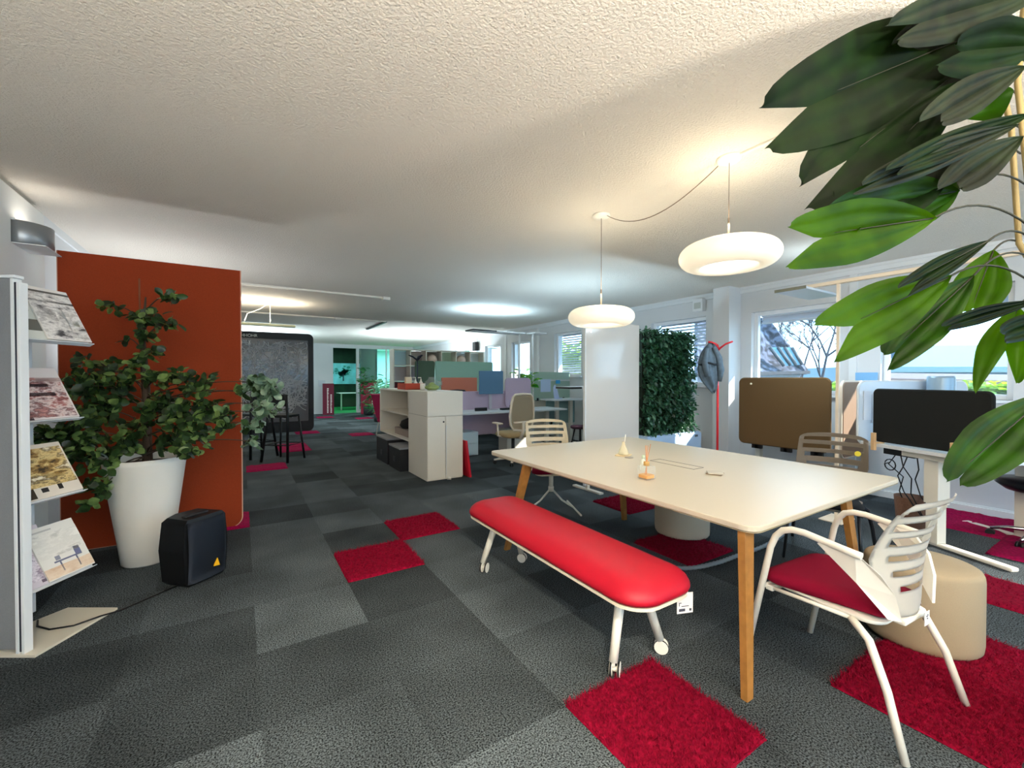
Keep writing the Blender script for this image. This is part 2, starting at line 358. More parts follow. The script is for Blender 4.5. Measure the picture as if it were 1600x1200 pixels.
# ------------------------------------------------------------ bench
BXc, BYc, BW, BL = 1.63, 2.07, .46, 1.68
t = thing('castor_bench', 'long red upholstered bench on four white legs with castors beside the table', 'bench', (BXc, BYc, 0))
b = MB(); b.rr(BW, BL, .15, [(.03, .395), (.006, .402), (0, .415), (.001, .428), (.012, .448), (.035, .468), (.07, .484), (.11, .494), (.16, .499), (.2, .5)], n=10, smooth=True); b.obj('cushion', benchfab, t)
b = MB(); b.rr(BW-.02, BL-.02, .14, [(.02, .372), (0, .38), (0, .394)], n=10); b.obj('seat_board', mat('bench_board', 'd9cdb8', .6), t)
for sx in (-1, 1):
    for sy in (-1, 1):
        fx, fy = sx*.165, sy*.64; top = Vector((sx*.07, sy*.6, .376)); ft = Vector((fx, fy, .072))
        l = MB().tube([top, ft], [.024, .021], 14).obj('leg', whitemetal, t)
        c = MB(); a = Vector((.6, -.8, 0)) if sx > 0 else Vector((.8, .6, 0)); p = Vector((fx+.012, fy+.0, .035))
        n = Vector((a.y, -a.x, 0))
        c.cyl((fx, fy, .08), (fx, fy, .05), .009)
        for s_ in (-1, 1):
            c.tube([p+n*.012*s_, p+n*.024*s_], .034, 20)
        c.tube([p-n*.012, p+n*.012], .012, 10)
        co = c.obj('castor', white, l)
        for s_ in (-1, 1): MB().tube([p+n*.0135*s_, p+n*.0225*s_], .0355, 20).obj('tyre', blackm, t)
tg = B((0, -.001, 0), (.052, .001, .06)).obj('hanging_tag', mat('paper_label', 'd9d5d2', .7), t, loc=(.085, -.80, .298))
tg.scale = (1.6, 1, 1.6); tg.rotation_euler = (0, 0, -.35)
g = MB()
g.box((.006, -.002, .006), (.026, -.0011, .014)); g.box((.04, -.002, .006), (.047, -.0011, .013)); g.box((.006, -.002, .022), (.008, -.0011, .032)); g.box((.008, -.002, .030), (.014, -.0011, .032)); g.box((.014, -.002, .020), (.038, -.0011, .022))
g.obj('tag_print', mat('ink', '40404a', .7), tg)

# ------------------------------------------------------------ slotted-back chairs
def backshell(b, flare=1.):
    NU, NV = 28, 46; r0 = NV
    def hw(v): return .155 + .085*min(1, (v/.5))**.9 if v < .5 else .24 - .01*(v-.5)/.5
    def f(u, v):
        s = 2*u-1; z = .44 + .50*v
        k = hw(v)
        if v > .93: k -= .05*((v-.93)/.07)**2
        if v < .08: k -= .045*((.08-v)/.08)**2
        x = s*k
        y = -.235 + .0*v - .10*v**3 + .075*s*s*(.25+.75*(1-abs(v-.5)*1.2))
        return (x, y, z - .012*s*s*(v > .9))
    slots = [(10, 12, .5), (16, 18, .62), (22, 24, .72), (28, 31, .8), (34, 37, .84), (40, 43, .84)]
    def mask(i, j):
        s = abs((i+.5)/NU*2-1)
        for a, c, wd in slots:
            if a <= j < c and s < wd: return False
        return True
    b.sheet(f, NU, NV, .012, mask)
def seat_pad(z0=.435, z1=.485):
    b = MB(); rings = []
    n = 8
    def outline(ins):
        P = []
        Wf, Wb, yf, yb, R = .245-ins, .165-ins, .26-ins, -.215+ins, .07
        for (cx_, cy_, a0) in ((Wf-R, yf-R, 0), (-(Wf-R), yf-R, PI/2), (-(Wb-R), yb+R, PI), (Wb-R, yb+R, 1.5*PI)):
            for k in range(n+1):
                a = a0+PI/2*k/n; P.append((cx_+R*math.cos(a), cy_+R*math.sin(a)))
        return P
    for ins, z in ((.012, z0), (0, z0+.008), (0, z1-.018), (.008, z1-.006), (.03, z1+.002), (.07, z1+.006)):
        rings.append([(x, y, z) for x, y in outline(ins)])
    b.loops(rings); return b
def make_chair(label, shellm, seatm, framem, kind, group, loc, rot):
    t = thing('slotted_back_chair', label, 'chair', loc, rot, group)
    b = MB(); backshell(b)
    if kind == 'arm':   # wide flange that carries the arms
        for sx in (-1, 1):
            b.prism([(sx*.262, -.04, .722), (sx*.262, .0, .70), (sx*.235, -.13, .58), (sx*.19, -.215, .465), (sx*.14, -.24, .455), (sx*.175, -.232, .56), (sx*.215, -.2, .635), (sx*.25, -.13, .705)], (sx*.010, -.006, 0))
    b.obj('backrest', shellm, t)
    seat_pad().obj('seat', seatm, t)
    b = MB(); b.rr(.42, .44, .08, [(.04, .405), (.01, .415), (0, .433)], c=(0, .015), smooth=True)
    b.box((-.09, -.236, .412), (.09, -.15, .436), .008); b.obj('seat_shell', shellm, t)
    if kind in ('arm', 'legs'):
        for sx in (-1, 1):
            if kind == 'arm':
                pts = [(sx*.29, .31, 0), (sx*.275, .19, .62), (sx*.27, .17, .675), (sx*.268, .14, .71), (sx*.266, .10, .725), (sx*.265, .05, .727), (sx*.266, -.1, .708), (sx*.262, -.16, .70)]
                MB().tube(pts, .0145, 12).obj('front_leg', framem, t)
            else:
                MB().tube([(sx*.24, .27, 0), (sx*.21, .2, .42)], .011, 10).obj('front_leg', framem, t)
            MB().tube([(sx*.285, -.31, 0), (sx*.262, -.245, .22), (sx*.235, -.175, .37), (sx*.2, -.1, .412)], [.0135, .0145, .015, .015], 12).obj('rear_leg', framem, t)
        b = MB()
        if kind == 'arm': b.tube([(-.281, .235, .415), (.281, .235, .415)], .009, 8); b.box((-.24, .2, .395), (.24, .235, .42), .005)
        b.tube([(-.2, -.09, .412), (.2, -.09, .412)], .01, 8)
        for sx in (-1, 1): b.tube([(sx*.2, -.1, .412), (sx*.23, .22, .41)], .009, 8)
        b.obj('seat_frame', framem, t)
    else:
        b = MB(); b.cyl((0, 0, .41), (0, 0, .25), .024); b.cyl((0, 0, .25), (0, 0, .2), .03)
        b.obj('post', framem, t)
        b = MB()
        for sx in (-1, 1): b.tube([(0, 0, .235), (sx*.12, 0, .1), (sx*.24, .0, .02), (sx*.25, .02, .012)], .010, 8); b.tube([(sx*.25, -.26, .012), (sx*.25, .26, .012)], .010, 8)
        b.obj('sled_base', framem, t)
    return t
chairgrp = None
c1 = make_chair('white slotted-back armchair with crimson seat at near right end of the table', white, redfab, whitemetal, 'arm', chairgrp, (2.33, .82, 0), -.08)
p = B((-.02, -.001, 0), (.025, .001, .055)).obj('hanging_tag', mat('paper_label', 'd9d5d2', .7), c1, loc=(.02, -.262, .405))
MB().box((-.004, -.003, .035), (.001, -.0011, .039)).box((.004, -.003, .039), (.008, -.0011, .043)).box((.0, -.003, .026), (.006, -.0011, .029)).obj('tag_print', mat('ink', '40404a', .7), p)
c2 = make_chair('cream slotted-back chair with red seat facing the far left end of the table', mat('cream_plastic', 'efe0c4', .4), redfab, whitemetal, 'sled', chairgrp, (2.78, 3.62, 0), PI-.42)
c3 = make_chair('taupe grey slotted-back chair with black seat on window side of the table', mat('taupe_plastic', '84786a', .5), mat('black_fabric', '141416', .9), darkm, 'legs', chairgrp, (3.90, 1.52, 0), PI/2+.25)
MB().cyl((-.17, -.212, .80), (-.17, -.196, .80), .02, seg=20).obj('yellow_sticker', mat('yellow_sticker', 'd9c63a', .5), c3)

# ------------------------------------------------------------ ottomans
def ottoman(label, loc, rx, ry, h, m, rot=0):
    t = thing('ottoman', label, 'ottoman', loc, rot)
    b = MB()
    prof = [(.93, .012), (.985, .03), (1, .06), (1, h-.05), (.99, h-.025), (.96, h-.008), (.9, h), (.5, h+.002)]
    b.loops([[(rx*k*math.cos(2*PI*i/48), ry*k*math.sin(2*PI*i/48), z) for i in range(48)] for k, z in prof]); b.obj('upholstery', m, t)
    MB().loops([[(rx*.94*math.cos(2*PI*i/48), ry*.94*math.sin(2*PI*i/48), z) for i in range(48)] for z in (0, .013)], smooth=False).obj('base', blackm, t)
    b = MB(); q_ = -2.1 if rx > .23 else 1.2
    b = MB(); b.tube([(rx*1.003*math.cos(q_), ry*1.003*math.sin(q_), .03), (rx*1.003*math.cos(q_), ry*1.003*math.sin(q_), h-.03)], .0035, 6); b.obj('seam', mat('seam_thread', '5a5248', .9), t)
    return t
ottoman('cream fabric ottoman standing behind the white armchair', (3.085, .765, 0), .222, .24, .425, beige, .3)
ottoman('greyish beige ottoman half hidden under the middle of the table', (3.36, 2.44, 0), .235, .235, .44, mat('grey_beige_fabric', 'b9ad98', .9, bump=.2, bscale=700), .9)

# cable hose on the floor
b = MB(); pts = []
from math import sin, cos
ctrl = [(2.52, 2.12), (2.74, 1.94), (3.0, 1.88), (3.28, 1.87), (3.62, 1.86), (3.98, 1.9), (4.3, 1.98), (4.62, 2.1)]
for i in range(len(ctrl)-1):
    p0 = ctrl[max(i-1, 0)]; p1 = ctrl[i]; p2 = ctrl[i+1]; p3 = ctrl[min(i+2, len(ctrl)-1)]
    for k in range(14):
        s = k/14
        q = [.5*((2*p1[j])+(-p0[j]+p2[j])*s+(2*p0[j]-5*p1[j]+4*p2[j]-p3[j])*s*s+(-p0[j]+3*p1[j]-3*p2[j]+p3[j])*s**3) for j in (0, 1)]
        pts.append((q[0], q[1], .018))
b.tube(pts, [.0175 if i % 2 else .0135 for i in range(len(pts))], 8)
tag(b.obj('cable_hose', mat('grey_hose', '6f7880', .6)), 'grey ribbed cable hose curving over carpet beneath the table', 'cable hose')

# ------------------------------------------------------------ things on the table
glassm = glassy('clear_glass', 'eef3ee', .3, .03)
t = thing('reed_diffuser', 'glass reed diffuser with amber oil and wooden sticks on the table', 'diffuser', (2.28, 1.93, TZ+.0005)); t.scale = (1.3, 1.3, 1.2)
MB().rr(.07, .07, .012, [(.006, 0), (0, .005), (0, .068), (.012, .074), (.022, .076)]).obj('bottle', glassy('diffuser_glass', 'dfe4dc', .22, .03), t)
MB().rr(.06, .06, .01, [(.003, .006), (0, .009), (0, .024)]).obj('oil', mat('amber_oil', 'f0a21c', .2, emit=.0), t)
MB().lathe([(.015, .074), (.015, .094), (.013, .096)], 20).obj('collar', mat('wood_collar', 'd2a560', .5), t)
for dx, dy in ((.0, .004), (.006, -.003), (.055, .02), (-.006, .0)):
    MB().tube([(-dx*.4, -dy*.4, .012), (0, 0, .085), (dx, dy, .185)], .0017, 6).obj('reed', mat('reed_wood', 'd9905a', .6), t)
t = thing('spray_bottle', 'small clear white-capped bottle standing behind the reed diffuser', 'bottle', (2.47, 2.12, TZ+.0005))
MB().lathe([(.02, 0), (.022, .004), (.022, .07), (.01, .082), (.009, .09)], 20).obj('bottle_body', glassy('frosted_bottle', 'e9ead9', .6, .3), t)
MB().lathe([(.011, .088), (.011, .108), (.008, .112)], 16).obj('cap', mat('pale_green_cap', 'ccd6b8', .5), t)
t = thing('triangular_flask', 'small cone-shaped glass flask on a wooden coaster at far end of table', 'flask', (2.80, 2.62, TZ+.0005), .5); t.scale = (1.2, 1.2, 1.2)
MB().rr(.1, .1, .006, [(0, 0), (0, .007)]).obj('coaster', mat('pale_wood', 'dcc69a', .6), t)
MB().lathe([(.036, .0075), (.038, .012), (.03, .04), (.016, .07), (.011, .084), (.011, .1)], 24).obj('flask_body', glassy('cream_glass', 'e9ddb8', .55, .2), t)
MB().tube([(0, 0, .02), (.02, -.01, .15)], .003, 6).obj('stick', mat('pale_stick', 'efe9da', .5), t)
tag(MB().lathe([(.035, 0), (.036, .002), (.036, .005), (.03, .006)], 28).obj('coaster_disc', mat('grey_disc', 'a79d90', .5), loc=(2.76, 2.52, TZ+.0005)), 'small flat grey disc lying beside cone flask on the table', 'disc')
t = thing('coaster_stack', 'small square beige coaster stack lying on middle of the table', 'coasters', (2.80, 1.77, TZ+.0005), .35)
MB().rr(.1, .1, .006, [(0, 0), (0, .007)]).obj('lower_coaster', mat('brown_coaster', '8d7962', .6), t)
o = MB(); o.rr(.1, .1, .006, [(0, .0075), (0, .014)]); o.obj('upper_coaster', mat('cream_coaster', 'c8bfae', .6), t, rot=.35)

# ------------------------------------------------------------ pendants
shadem = bpy.data.materials.new('opal_shade'); shadem.use_nodes = True
b_ = shadem.node_tree.nodes['Principled BSDF']; b_.inputs['Base Color'].default_value = (.9, .86, .76, 1)
b_.inputs['Emission Color'].default_value = (1, .87, .62, 1); b_.inputs['Emission Strength'].default_value = .22
discm = mat('lamp_disc', 'fff4e8', .5, emit=1.2)
def pendant(label, x, y, z, R, hh, extra):
    t = thing('pendant_lamp', label, 'pendant lamp', (x, y, CEIL), 0)
    MB().lathe([(.075, 0), (.075, -.008), (.06, -.022), (.008, -.028)], 32).obj('canopy', white, t)
    zz = z-CEIL
    MB().tube([(0, 0, -.025), (0, 0, zz+hh/2)], .0022, 6).obj('cord', mat('brown_cord', '6b5a4c', .6), t)
    MB().tube([(0, 0, zz+hh/2-.02), (0, 0, zz+hh/2+.16)], .006, 10).obj('stem', mat('stem_bronze', '8a7868', .4), t)
    prof = []
    for k in range(19):
        a = -PI/2*1.0 + PI*k/18
        prof.append((R-hh/2*1.25 + hh/2*1.25*math.cos(a), zz + hh/2*math.sin(a)))
    inner = [(R*.56, zz-hh/2*.55), (R*.58, zz-hh/2*.98)]
    MB().lathe(inner+prof+[(.02, zz+hh/2+.002)], 56, cap0=False).obj('shade', shadem, t)
    MB().lathe([(R*.56, zz-hh/2*.56), (R*.3, zz-hh/2*.50), (.01, zz-hh/2*.48)], 48).obj('diffuser_disc', discm, t)
    pl = bpy.data.lights.new('lamp_light', 'POINT'); pl.energy = extra*.42; pl.color = (1, .86, .62); pl.shadow_soft_size = .12
    po = bpy.data.objects.new('lamp_light', pl); C.objects.link(po); po.parent = t; po.location = (0, 0, zz+hh/2+.13)
    pl = bpy.data.lights.new('lamp_light', 'AREA'); pl.shape = 'DISK'; pl.size = R*1.1; pl.energy = extra*.13; pl.color = (1, .88, .70)
    po = bpy.data.objects.new('lamp_light', pl); C.objects.link(po); po.parent = t; po.location = (0, 0, zz-hh/2-.01)
    return t
pendant('glowing ring-shaped pendant lamp hanging nearer, above the near end of the table', 2.58, 1.55, 2.165, .292, .15, 11)
pendant('smaller-looking glowing pendant lamp hanging farther, left of the leafy plant', 2.57, 2.66, 1.915, .275, .145, 11)
b = MB(); pts = []
for i in range(21):
    s = i/20; pts.append((2.575, 1.62+(2.60-1.62)*s, CEIL-.02-.17*4*s*(1-s)*(.75+.3*s)))
b.tube(pts, .003, 6); tag(b.obj('sagging_cable', mat('brown_cord', '6b5a4c', .6)), 'thin brown cable sagging between the two pendant lamp canopies', 'cable')
tag(B((2.57, -.6, CEIL-.014), (2.592, 1.49, CEIL), .003).obj('ceiling_conduit', whitemetal), 'thin white cable duct on ceiling running right from the nearer pendant', 'cable duct')

# ------------------------------------------------------------ left: magazine stand
OR = RT*-2.53 + FW*2.18
ms = thing('magazine_stand', 'tall white and grey magazine display stand at left edge of picture', 'magazine stand', (OR.x, OR.y, 0), PI/2-YAW)   # local x = away from camera, local y = left
greyfab = mat('grey_felt', '7f8286', .9, noise=.08, nscale=300, bump=.15, bscale=500)
B((-.035, -.03, .03), (-.005, .36, 1.9), .004).obj('side_panel', greyfab, ms)
B((-.04, -.047, .005), (.0, -.031, 1.9), .002).obj('upright', trimm, ms)
B((-.036, -.0605, .02), (-.004, -.0475, 1.88)).obj('upright_groove', mat('groove_dark', '2f3440', .5), ms)
B((-.04, -.077, .005), (0, -.061, 1.88), .002).obj('front_edge', trimm, ms)
B((-.045, .33, 0), (.38, .36, 1.88), .003).obj('back_panel', mat('stand_back', 'd5d9dc', .6), ms)
MB().prism([(-.05, .3, 0), (-.05, -.14, 0), (.40, -.14, 0), (.40, .16, 0)], (0, 0, .012)).obj('base_plate', mat('base_plate_white', 'cfcabb', .5), ms)
B((-.045, -.06, 1.9), (.0, .36, 1.915), .003).obj('top_cap', trimm, ms)
MB().cyl((-.035, .1, 1.74), (-.04, .1, 1.74), .012).obj('screw', chrome, ms)
# shelves and magazines: each shelf leans back by slope
def lean(z0, y0, x, s, t_, off=0.):    # s along shelf, t_ up the lean
    return (x+s, y0 + t_*.46 + off*-.88, z0 + t_*.888 + off*.46)
def photomat(cols):   # printed photograph: blocky multi-tone picture
    k = 'photo_'+cols[0]+cols[-1]
    if k in MATS: return MATS[k]
    m = bpy.data.materials.new('cover_photo'); MATS[k] = m; m.use_nodes = True; nt = m.node_tree; b = nt.nodes['Principled BSDF']; b.inputs['Roughness'].default_value = .35
    tc = nt.nodes.new('ShaderNodeTexCoord'); mp = nt.nodes.new('ShaderNodeMapping'); mp.inputs['Scale'].default_value = (4, 5, 11); nt.links.new(tc.outputs['Object'], mp.inputs['Vector'])
    n = nt.nodes.new('ShaderNodeTexNoise'); n.inputs['Scale'].default_value = 1.6; n.inputs['Detail'].default_value = 5; n.inputs['Roughness'].default_value = .7; nt.links.new(mp.outputs[0], n.inputs['Vector'])
    r = nt.nodes.new('ShaderNodeValToRGB'); r.color_ramp.interpolation = 'LINEAR'; e = r.color_ramp.elements
    e[0].position = .34; e[0].color = (*hx(cols[0]), 1); e[1].position = .64; e[1].color = (*hx(cols[-1]), 1)
    for q, c in enumerate(cols[1:-1]):
        x = e.new(.34+.3*(q+1)/(len(cols)-1)); x.color = (*hx(c), 1)
    nt.links.new(n.outputs['Fac'], r.inputs['Fac']); nt.links.new(r.outputs['Color'], b.inputs['Base Color']); return m
def mag(label, z0, y0, x, w, h, off, cover, patches):
    b = MB(); th = .007
    b.prism([lean(z0, y0, x, 0, .004, off), lean(z0, y0, x, w, .004, off), lean(z0, y0, x, w, h, off), lean(z0, y0, x, 0, h, off)], Vector(lean(0, 0, 0, 0, 0, th)))
    cols = [cover]
    for (a, c, d, e, col) in patches:
        cols.append(col); b.mi = len(cols)-1
        o2 = off+th+.0012
        b.prism([lean(z0, y0, x, a*w, .004+c*(h-.004), o2), lean(z0, y0, x, d*w, .004+c*(h-.004), o2), lean(z0, y0, x, d*w, .004+e*(h-.004), o2), lean(z0, y0, x, a*w, .004+e*(h-.004), o2)], Vector(lean(0, 0, 0, 0, 0, -.0010)))
    ms_ = [photomat(c) if isinstance(c, tuple) else mat('cover_'+c, c, .35) for c in cols]
    me = b.obj('magazine', ms_); me.location = ms.location; me.rotation_euler = ms.rotation_euler
    return tag(me, label, 'magazine', 'magazines on the display stand')
rows = [(1.60, -.02, .37), (1.166, .045, .335), (.736, .03, .33), (.284, -.02, .335)]
for z0, y0, h in rows:
    b = MB(); b.prism([lean(z0, y0, .0, 0, -.01, .0), lean(z0, y0, .0, .37, -.01, .0), lean(z0, y0, 0, .37, h*.8, 0), lean(z0, y0, 0, 0, h*.8, 0)], Vector(lean(0, 0, 0, 0, 0, -.004)))
    b.prism([lean(z0, y0, .0, 0, -.012, -.004), lean(z0, y0, .0, .37, -.012, -.004), lean(z0, y0, .0, .37, -.012, .028), lean(z0, y0, .0, 0, -.012, .028)], Vector(lean(0, 0, 0, 0, .004, 0)))
    b.prism([lean(z0, y0, .0, .17, h*.4, -.005), lean(z0, y0, .0, .19, h*.4, -.005), (.19, .33, z0+h*.36), (.17, .33, z0+h*.36)], (0, 0, .02))
    b.obj('shelf', mat('stand_back', 'd5d9dc', .6), ms)
W = 'e2ddd8'
mag('magazine with pale interior cover, back one on the top shelf of stand', 1.60, -.02, .0, .23, .345, .004, 'cfd2cb', [(0, .9, 1, .97, '3a3a3c'), (.1, .15, .9, .35, '6b6a62'), (.2, .5, .5, .6, 'a0a39a')])
mag('magazine with black and white interior cover, front one on the top shelf', 1.60, -.02, .13, .24, .335, .014, W, [(.02, .02, .98, .9, ('4a474a', 'c9c4c2', 'eae6e2', 'b6b1ae', 'f0ece8')), (0, .72, 1, .76, '2b2b2d'), (.1, .36, .45, .6, '6a5f63'), (.5, .42, .62, .55, '41343a'), (.3, .05, .95, .12, '4a4c52'), (.7, .2, 1, .26, '8b8f8e'), (.62, .12, .66, .7, 'b8b4b4'), (0, .9, 1, .94, '55524f'), (.75, .3, .9, .4, 'b5b8a0')])
mag('magazine with red and dark furniture cover on the second shelf', 1.166, .045, .02, .345, .325, .004, 'dcd3d2', [(.03, .03, .97, .8, ('3a2428', 'a4605c', 'e0cfcc', '70464a', 'c08a84')), (0, .82, .22, .97, 'b3202c'), (.26, .82, .52, .97, 'b3202c'), (.15, .62, .75, .68, '33262b'), (.2, .44, .8, .51, '3b2e35'), (.2, .0, .3, .3, '45353a'), (.6, .72, 1, .8, 'b9a29f')])
mag('magazine with yellow and brown room cover on the third shelf', .736, .03, .02, .345, .32, .004, 'dcd2c4', [(.03, .2, .97, .92, ('3c2f20', 'a07c44', 'e2c98c', '6e5632', 'efe2c4')), (.5, .34, .85, .42, 'd2b25a'), (0, .02, .3, .22, '3c3326'), (.4, .1, .5, .18, '2f2c2c'), (.65, .1, .72, .2, '2f2c2c'), (.1, .6, .25, .68, 'b3202c'), (.85, .2, .98, .28, '4f4030')])
mag('magazine with violet toned cover, back left one on the lowest shelf', .284, -.02, .0, .2, .335, .004, 'cfc6cf', [(.05, .1, .95, .8, ('5a4a5c', 'b4a6b6', 'e4dce4', '8a7a90', 'd8c8cc')), (.4, .82, .9, .88, '3c2f3c'), (.5, .05, .9, .12, '6b5c6b')])
mag('magazine with white cover showing a desk, front one on the lowest shelf', .284, -.02, .12, .25, .31, .014, 'e4e0d8', [(.0, .4, 1, .86, ('c8c4bc', 'e8e4dc', 'dcd8d0', 'f0ece4')), (0, .02, 1, .22, ('c89a7a', 'dcc0a4', 'e8d4bc')), (.25, .28, .85, .31, '6d6f86'), (.72, .3, .85, .46, '6d6f90'), (.35, .1, .38, .28, '6d6f86'), (.7, .08, .73, .28, '6d6f86'), (.3, .32, .4, .4, '8b8d9b'), (.1, .9, .5, .93, 'bdbab5')])

# speaker with cable
t = thing('loudspeaker', 'black loudspeaker with small yellow triangle standing on floor beside white pot', 'loudspeaker', (-.32, 3.545, 0), .72); t.scale = (1.07, 1.07, 1.07)
b = MB(); b.loops([[(x, y, z) for x, y in ((.0+i, 0+i*.3), (.27-i, 0+i*.3), (.25-i, .22-i), (.1, .24-i), (.0+i, .2-i))] for i, z in ((.02, 0), (0, .02), (-.012, .22), (0, .395), (.02, .42))], smooth=False)
b.obj('cabinet', blackm, t)
b = MB(); b.sheet(lambda u, v: (.01+.25*u, -.006-.022*math.sin(PI*u)**.5-.01*math.sin(PI*v), .02+.385*v), 12, 8, .004); b.obj('grille', mat('speaker_grille', '3a414d', .45, metal=.6, bump=.3, bscale=900), t)
MB().prism([(.155, -.041, .085), (.195, -.041, .078), (.18, -.041, .13)], (0, .012, 0)).obj('triangle_badge', mat('badge_yellow', 'f0b41c', .5), t)
MB().box((.05, .06, .42), (.2, .1, .43), .004).obj('top_handle', mat('grey_rubber', '2a2b2e', .8), t)
b = MB(); b.tube([(-.36, 3.6, .02), (-.5, 3.52, .006), (-.62, 3.42, .006), (-.7, 3.37, .018), (-.8, 3.32, .018), (-.9, 3.34, .018), (-.97, 3.42, .018), (-.99, 3.5, .018)], .005, 8)
tag(b.obj('speaker_cable', blackm), 'black cable from loudspeaker curling over the stand base plate', 'cable')

# rust partition
t = thing('acoustic_partition', 'tall rust orange fabric partition with rounded corner behind the potted plant', 'partition', (-.605, 4.78, 0))
def slab(b, w, h, th, rb, z0, x0=0.):   # upright slab, only its lower corners rounded
    P = [(-w/2, h), (-w/2, rb)] + [(-w/2+rb-rb*cos(a), rb-rb*sin(a)) for a in [PI/2*k/8 for k in range(1, 9)]] + [(w/2-rb+rb*sin(a), rb-rb*cos(a)) for a in [PI/2*k/8 for k in range(0, 9)]] + [(w/2, h)]
    b.prism([(x+x0, -th/2, z+z0) for x, z in P], (0, th, 0))
from math import sin, cos
b = MB(); slab(b, 1.21, 2.39, .045, .09, .015); b.obj('fabric_panel', mat('rust_fabric', '8f3a20', .95, noise=.1, nscale=200, bump=.15, bscale=500, spec=.1), t)
b = MB(); slab(b, 1.228, 2.402, .02, .098, .006); b.obj('edge_trim', mat('trim_beige', 'cfa58c', .6), t)
for x in (-.48, .42): MB().box((x-.02, -.14, 0), (x+.02, .14, .015)).obj('foot', darkm, t)
# wall uplight on the column
t = thing('wall_uplight', 'grey metal wall uplight high on the left white column', 'wall lamp', (-1.33, 4.5, 2.42), 0)
b = MB(); rings = []
for z in (-.08, -.075, .075, .08):
    k = 1 if abs(z) < .078 else .97
    rings.append([(.17*k*math.sin(a), .12*k*math.cos(a)*1.3, z) for a in [PI*i/14 for i in range(15)]])
b.loops(rings, True, False); b.obj('shade', mat('brushed_grey', '8b8f92', .35, metal=.6), t)
area('lamp_light', (.08, 0, .05), .1, .2, .3, (1, .9, .78), True, t)
MB().box((0, -.16, .074), (.02, .16, .087), .002).box((0, -.16, -.087), (.17, .16, -.08), .002).obj('rim', trimm, t)

# ------------------------------------------------------------ plants: helpers
def leaf(b, p, d, L, Wd, rnd, droop=.25, up=None):
    d = Vector(d).normalized(); u = up or Vector((rnd.uniform(-.6, .6), rnd.uniform(-.6, .6), 1)).normalized()
    s = d.cross(u)
    if s.length < .05: s = Vector((1, 0, 0))
    s.normalize(); n = s.cross(d).normalized()
    pr = [(0, .12), (.3, .42), (.62, .5), (.87, .3)]
    mid = [b.v(p + d*L*t + n*(-droop*L*t*t)) for t, _ in pr] + [b.v(p + d*L + n*(-droop*L))]
    for sg in (-1, 1):
        sd = [b.v(p + d*L*t + s*sg*Wd*w + n*(-droop*L*t*t + .12*Wd)) for t, w in pr]
        for i in range(3):
            f = b.bm.faces.new((mid[i], mid[i+1], sd[i+1], sd[i])); f.smooth = True; f.material_index = b.mi
        f = b.bm.faces.new((mid[3], mid[4], sd[3])); f.smooth = True; f.material_index = b.mi
def rdir(rnd, z=(-.5, 1)):
    a = rnd.random()*2*PI; return Vector((cos(a), sin(a), rnd.uniform(*z)))
def bentpts(a, c, sag, n=8):
    a, c = Vector(a), Vector(c); return [a.lerp(c, i/n) + Vector((0, 0, sag*4*(i/n)*(1-i/n))) for i in range(n+1)]

# potted ficus by the rust partition
rnd = random.Random(3); PX, PY = -.62, 4.27
t = thing('potted_plant', 'bushy round-leaved plant in tall white tapered pot before the rust partition', 'potted plant', (PX, PY, 0))
MB().lathe([(.14, 0), (.152, .012), (.175, .2), (.215, .5), (.248, .76), (.252, .8), (.238, .8), (.23, .74)], 48, cap1=True).obj('pot', mat('white_pot', 'e2e0d8', .35), t)
MB().lathe([(.232, .745), (.1, .757), (.02, .76)], 30).obj('soil', mat('soil', '2a1f18', .95, bump=.5, bscale=60), t)
trunk = MB(); trunk.tube([(0, 0, .74), (.01, -.01, 1.1), (-.01, 0, 1.5), (0, .01, 1.9), (.01, 0, 2.02)], [.024, .02, .016, .01, .005], 8)
trunk.tube([(.03, .02, .74), (.025, .0, 1.3), (.0, .0, 1.75)], [.01, .008, .004], 8)
fol = MB(); O = Vector((PX, PY, 0))
cl = [(265, 465, 11, 3.2, 14), (238, 497, 18, 3.2, 26), (272, 505, 9, 3.2, 9), (172, 480, 10, 3.2, 9), (213, 497, 11, 3.22, 14), (228, 522, 13, 3.2, 14), (236, 548, 13, 3.2, 16), (193, 530, 7, 3.2, 4),
      (150, 580, 30, 3.1, 60), (128, 605, 24, 3.05, 50), (188, 590, 20, 3.2, 36), (214, 568, 12, 3.2, 16), (240, 590, 16, 3.2, 30), (310, 600, 22, 3.15, 50), (275, 585, 13, 3.2, 18), (288, 650, 30, 3.1, 80), (255, 625, 18, 3.2, 40),
      (328, 640, 18, 3.1, 36), (350, 662, 15, 3.1, 26), (300, 685, 22, 3.1, 44), (262, 690, 18, 3.15, 34), (120, 660, 32, 3.0, 90), (155, 645, 26, 3.1, 60), (88, 678, 22, 2.95, 40), (55, 682, 14, 2.9, 16), (170, 620, 26, 3.15, 56),
      (130, 705, 34, 3.0, 90), (165, 722, 18, 3.0, 34), (150, 762, 15, 2.95, 26), (138, 788, 9, 2.9, 8), (197, 690, 13, 3.1, 24), (240, 640, 18, 3.2, 30), (372, 612, 8, 3.05, 8), (400, 598, 18, 3.05, 34), (420, 612, 16, 3.05, 26),
      (408, 632, 16, 3.05, 26), (397, 662, 15, 3.05, 18), (395, 690, 11, 3.05, 12), (425, 645, 11, 3.05, 10), (290, 710, 12, 3.05, 14), (215, 665, 14, 3.2, 24), (200, 700, 12, 3.15, 14)]
